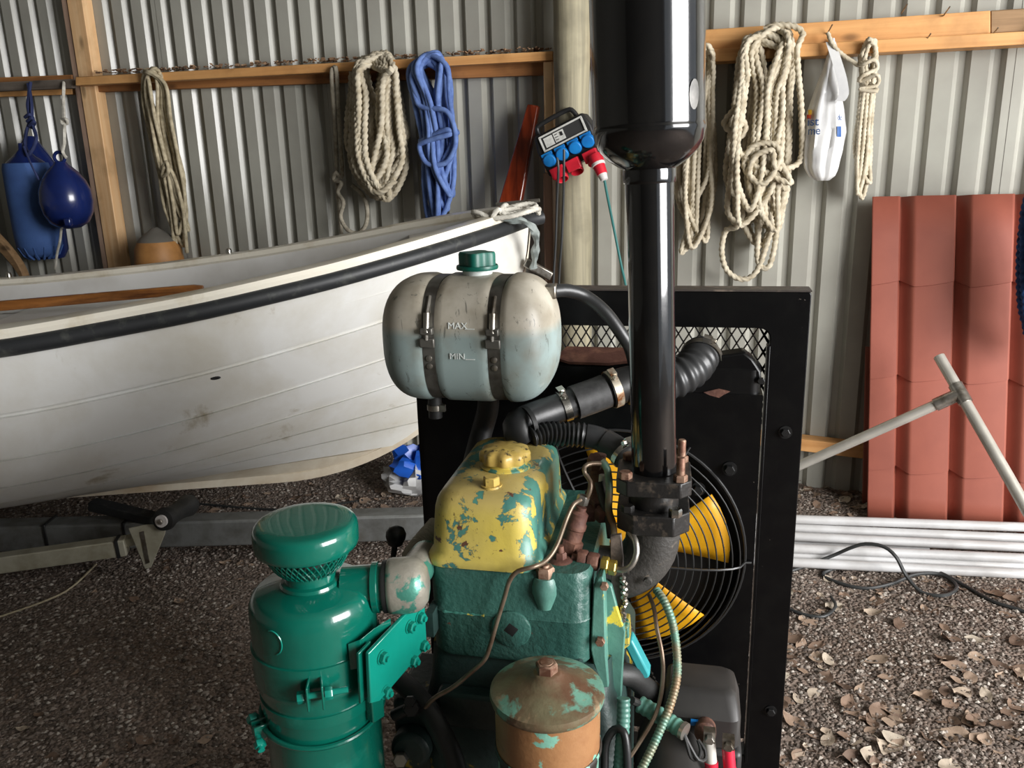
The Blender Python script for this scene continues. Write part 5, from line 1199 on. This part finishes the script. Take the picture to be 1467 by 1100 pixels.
for (x, y) in ((546, 941), (586, 897), (600, 884), (604, 924), (590, 946), (551, 991)):
    d = ray(x, y); dl = V3((d.dot(EU), d.dot(EV), d.z)); o_ = CAM - EO; ol = V3((o_.dot(EU), o_.dot(EV), o_.z)); k = (bl_ - ol).dot(nrm) / dl.dot(nrm); p = ol + dl * k
    b = MB(); b.lathe([(.0105, 0), (.0105, .002)], 16, p, nrm); b.hexnut(p + nrm * .002, nrm, .0085, .0075); b.lathe([(.0042, .009), (.004, .013)], 10, p, nrm); b.build('bolt', 'green_gloss_light', mb_)
MB().box(br2 + V3((.002, .03, .03)), (.012, .04, .04)).build('bracket_foot', 'block_dark', mb_)
# --- intake elbow
ie0 = L(522, 842, -.075); ied = V3((1, .25, .03)).normalized()
b = MB(); b.lathe([(.033, -.03), (.033, .012), (.0365, .013), (.0365, .021), (.034, .022), (.034, .036)], 30, ie0, ied); b.build('intake_neck', 'green_gloss', eng)
b = MB(); b.lathe([(.037, .028), (.0375, .029), (.0375, .035), (.035, .036)], 30, ie0, ied); b.build('intake_seal', 'rubber', eng)
b = MB(); b.lathe([(.036, .034), (.039, .036), (.0405, .042), (.0405, .062), (.039, .074), (.034, .084), (.024, .091), (.01, .094)], 36, ie0, ied); ie = b.build('intake_elbow', 'bare_green', eng, smooth=60, label='bare metal intake elbow with green paint remnants')
c = ie0 + ied * .058; b = MB(); b.cyl(c, c + V3((-.006, .12, -.015)), .026, n=28); b.build('intake_duct', 'bare_green', ie)
# --- lever knob and ribbed pipe
kb = L(567, 768, .10); b = MB(); b.lathe([(.004, -.045), (.005, -.018), (.012, -.014), (.0165, -.002), (.0165, .006), (.012, .014), (.004, .0175)], 20, kb, (.15, .1, 1)); b.build('lever_knob', 'dark_metal', eng)
hose([L(588, 800, .16), L(600, 782, .19), L(612, 768, .21), L(626, 752, .24)], .0165, 'ribbed_pipe', 'rib_beige', 16, lambda a: 1 + .08 * math.sin(a * 2 * math.pi / .0045), .0011)
b = MB(); c = L(600, 800, .19); b.cyl(c, c + V3((.06, .02, -.03)), .02, n=16); b.build('ribbed_pipe_end', 'bare_green', eng)

# --- fuel filter
FFC = V3((.069, -.135, .014)); fr_ = .0715
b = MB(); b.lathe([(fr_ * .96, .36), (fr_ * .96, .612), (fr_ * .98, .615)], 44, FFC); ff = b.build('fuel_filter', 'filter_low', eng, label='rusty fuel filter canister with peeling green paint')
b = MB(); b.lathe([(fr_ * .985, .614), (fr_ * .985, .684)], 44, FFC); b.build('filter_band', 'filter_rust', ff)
b = MB(); b.lathe([(fr_ * 1.0, .608), (fr_ * 1.02, .610), (fr_ * 1.02, .615), (fr_, .617)], 44, FFC, cap=False); b.build('seam_bead', 'filter_low', ff)
b = MB(); b.lathe([(fr_ * .99, .684), (fr_ * 1.05, .686), (fr_ * 1.075, .692), (fr_ * 1.06, .6985), (fr_ * .99, .701), (fr_ * .9, .7025), (fr_ * .7, .709), (fr_ * .5, .714), (fr_ * .36, .718), (.019, .723), (.0165, .725)], 48, FFC); b.build('lid', 'lid_rust', ff, smooth=50)
b = MB(); b.hexnut(FFC + V3((0, 0, .724)), Z3, .0148, .014, .12); b.lathe([(.009, .7375), (.0085, .7385)], 16, FFC); b.build('lid_bolt', 'rusty_bolt', ff)
MB().box((.07, -.04, .62), (.06, .10, .10)).build('filter_bracket', 'block_dark', ff, bevel=.006)
# --- hoses and pump on the lower left, clamps
hose([L(560, 965, .02), L(585, 985, -.01), L(612, 1015, -.04), L(635, 1055, -.06), L(650, 1090, -.07), L(658, 1130, -.08)], .0165, 'oil_hose', 'rubber')
b = MB(); c = L(590, 1012, -.05); b.hexnut(c, (.3, -1, .4), .013, .016); b.hexnut(c + V3((.004, -.014, .02)), (.2, -1, .6), .009, .012); b.cyl(c, c + V3((-.03, .0, -.02)), .009, n=12); b.build('hose_fitting', 'dark_metal', eng)
b = MB(); b.box((-.17, .06, .50), (.07, .14, .14)); b.cyl((-.17, -.04, .50), (-.17, .0, .50), .032, n=20); b.build('injection_pump', 'block_dark', eng, bevel=.008)
b = MB(); b.hexnut(L(575, 1085, -.04), (.2, -1, .3), .012, .014); b.build('pump_plug', 'steel', eng)

# --- right side: conduits, sleeves, starter, cover, battery leads
co = [L(940, 845, .10), L(952, 862, .08), L(964, 895, .06), L(970, 940, .04), L(969, 975, .02), L(960, 1010, .0), L(946, 1045, -.02), L(930, 1080, -.04), L(912, 1115, -.06)]
MB().tube(catmull(co, .0012), .0062, 12, rf=lambda a: 1 + .09 * math.sin(a * 2 * math.pi / .005)).build('metal_conduit', 'conduit_green', eng, smooth=60)
MB().tube(catmull([L(930, 852, .10), L(937, 872, .08), L(941, 900, .06), L(948, 935, .04), L(950, 965, .03), L(946, 1000, .01), L(936, 1030, -.01), L(915, 1065, -.03), L(895, 1095, -.05)], .006), .0034, 8).build('thin_cable', 'fuel_line', eng)
MB().tube(catmull([L(893, 1000, -.02), L(893, 1030, -.03), L(890, 1075, -.05), L(886, 1120, -.06)], .0012), .0098, 14, rf=lambda a: 1 + .05 * math.sin(a * 2 * math.pi / .0075)).build('wire_sleeve', 'flange_green', eng, smooth=60)
sl_ = MB().tube(catmull([L(916, 1008, .02), L(940, 1022, .01), L(962, 1036, .0), L(978, 1046, -.01)], .0012), .0125, 16, rf=lambda a: 1 + .05 * math.sin(a * 2 * math.pi / .010)).build('wire_sleeve', 'flange_green', eng, smooth=60)
b = MB(); b.lathe([(.009, 0), (.0132, 0), (.0132, .006), (.009, .006)], 18, L(977, 1045, -.01), L(978, 1046, -.01) - L(962, 1036, .0)); b.build('sleeve_end', 'steel', sl_)
for k, (dx, dy) in enumerate(((0, 0), (10, 6))):
    MB().tube(catmull([L(978, 1047, -.01), L(983 + dx * .5, 1062 + dy, -.015), L(990 + dx, 1085 + dy * .5, -.02), L(1000 + dx, 1088, -.01), L(1004 + dx * .6, 1075, .0), L(1000, 1060, .01)], .006), .0028, 8).build('battery_wire', 'rubber', eng)
MB().tube(catmull([L(905, 1003, .0), L(912, 1006, .01), L(920, 1009, .02)], .005), .006, 8).build('wire_loom', 'rubber', eng)
pipe([L(866, 1100, -.06), L(868, 1065, -.05), L(880, 1045, -.045), L(893, 1048, -.05), L(898, 1075, -.06), L(900, 1120, -.07)], .006, 'return_hose', 'rubber_satin')
# starter body
b = MB(); s0_ = L(960, 1085, .06); b.lathe([(.05, -.12), (.056, -.11), (.058, .0), (.058, .06), (.045, .07), (.02, .072)], 32, V3((s0_.x, .03, s0_.z - .03)), (0, -1, 0)); b.build('starter_motor', 'cover_black', eng)
# black terminal cover with sloped front
q = [L(985, 958, .20), L(1030, 957, .20), L(1058, 990, .16), L(1060, 1045, .10), L(1012, 1012, .10), L(950, 1022, .10)]
b = MB(); c = L(1005, 1000, .16)
b.loft([rrect(c.x, c.y, .062, .055, .018, c.z - .05, 5), rrect(c.x, c.y, .062, .055, .018, c.z + .0, 5), rrect(c.x - .002, c.y + .01, .056, .042, .018, c.z + .028, 5), rrect(c.x - .004, c.y + .012, .048, .034, .016, c.z + .034, 5)]); cv2 = b.build('battery_cover', 'cover_black', eng, smooth=35, label='dark grey plastic terminal cover')
b = MB(); b.box((c.x, c.y, c.z - .20), (.13, .13, .30)); b.build('battery_case', 'black_plastic', eng, bevel=.008)
for (x, y, mat_top, mt2) in ((1016, 1062, 'white_tape', 'red_boot'), (1043, 1072, 'red_boot', 'red_boot')):
    p = L(x, y, .055); b = MB(); b.box(p + V3((0, 0, .012)), (.018, .014, .02)); b.hexnut(p + V3((0, -.008, .012)), (0, -1, 0), .0075, .008); ld = b.build('cable_lug', 'steel', eng)
    b = MB(); b.cyl(p + V3((0, 0, .0)), p + V3((.004, -.008, -.035)), .0095, .0095, n=16); b.build('cable_boot', mat_top, ld)
    b = MB(); b.cyl(p + V3((.004, -.008, -.03)), p + V3((.012, -.02, -.12)), .0105, .009, n=16); b.build('cable_boot', mt2, ld)
b = MB(); b.lathe([(.015, 0), (.017, .004), (.017, .03), (.012, .034)], 20, L(1010, 1040, .10), (0, -1, .3)); b.build('terminal_stud', 'rust', eng)
b = MB(); b.box(L(996, 1035, .09), (.014, .006, .008)); b.build('crimp', 'socket_blue', eng)
b = MB(); b.box(L(1002, 1050, .08), (.010, .006, .006)); b.build('crimp', 'ink_yellow', eng)
# drive belt edge seen beside the fan
b = MB(); P = [L(898, 890, .22), L(912, 925, .22), L(928, 960, .22), L(942, 990, .22)]; b.tube(catmull(P, .003), .006, 6, rf=lambda a: 1 + .25 * math.sin(a * 2 * math.pi / .009)); b.build('drive_belt', 'rubber', eng)
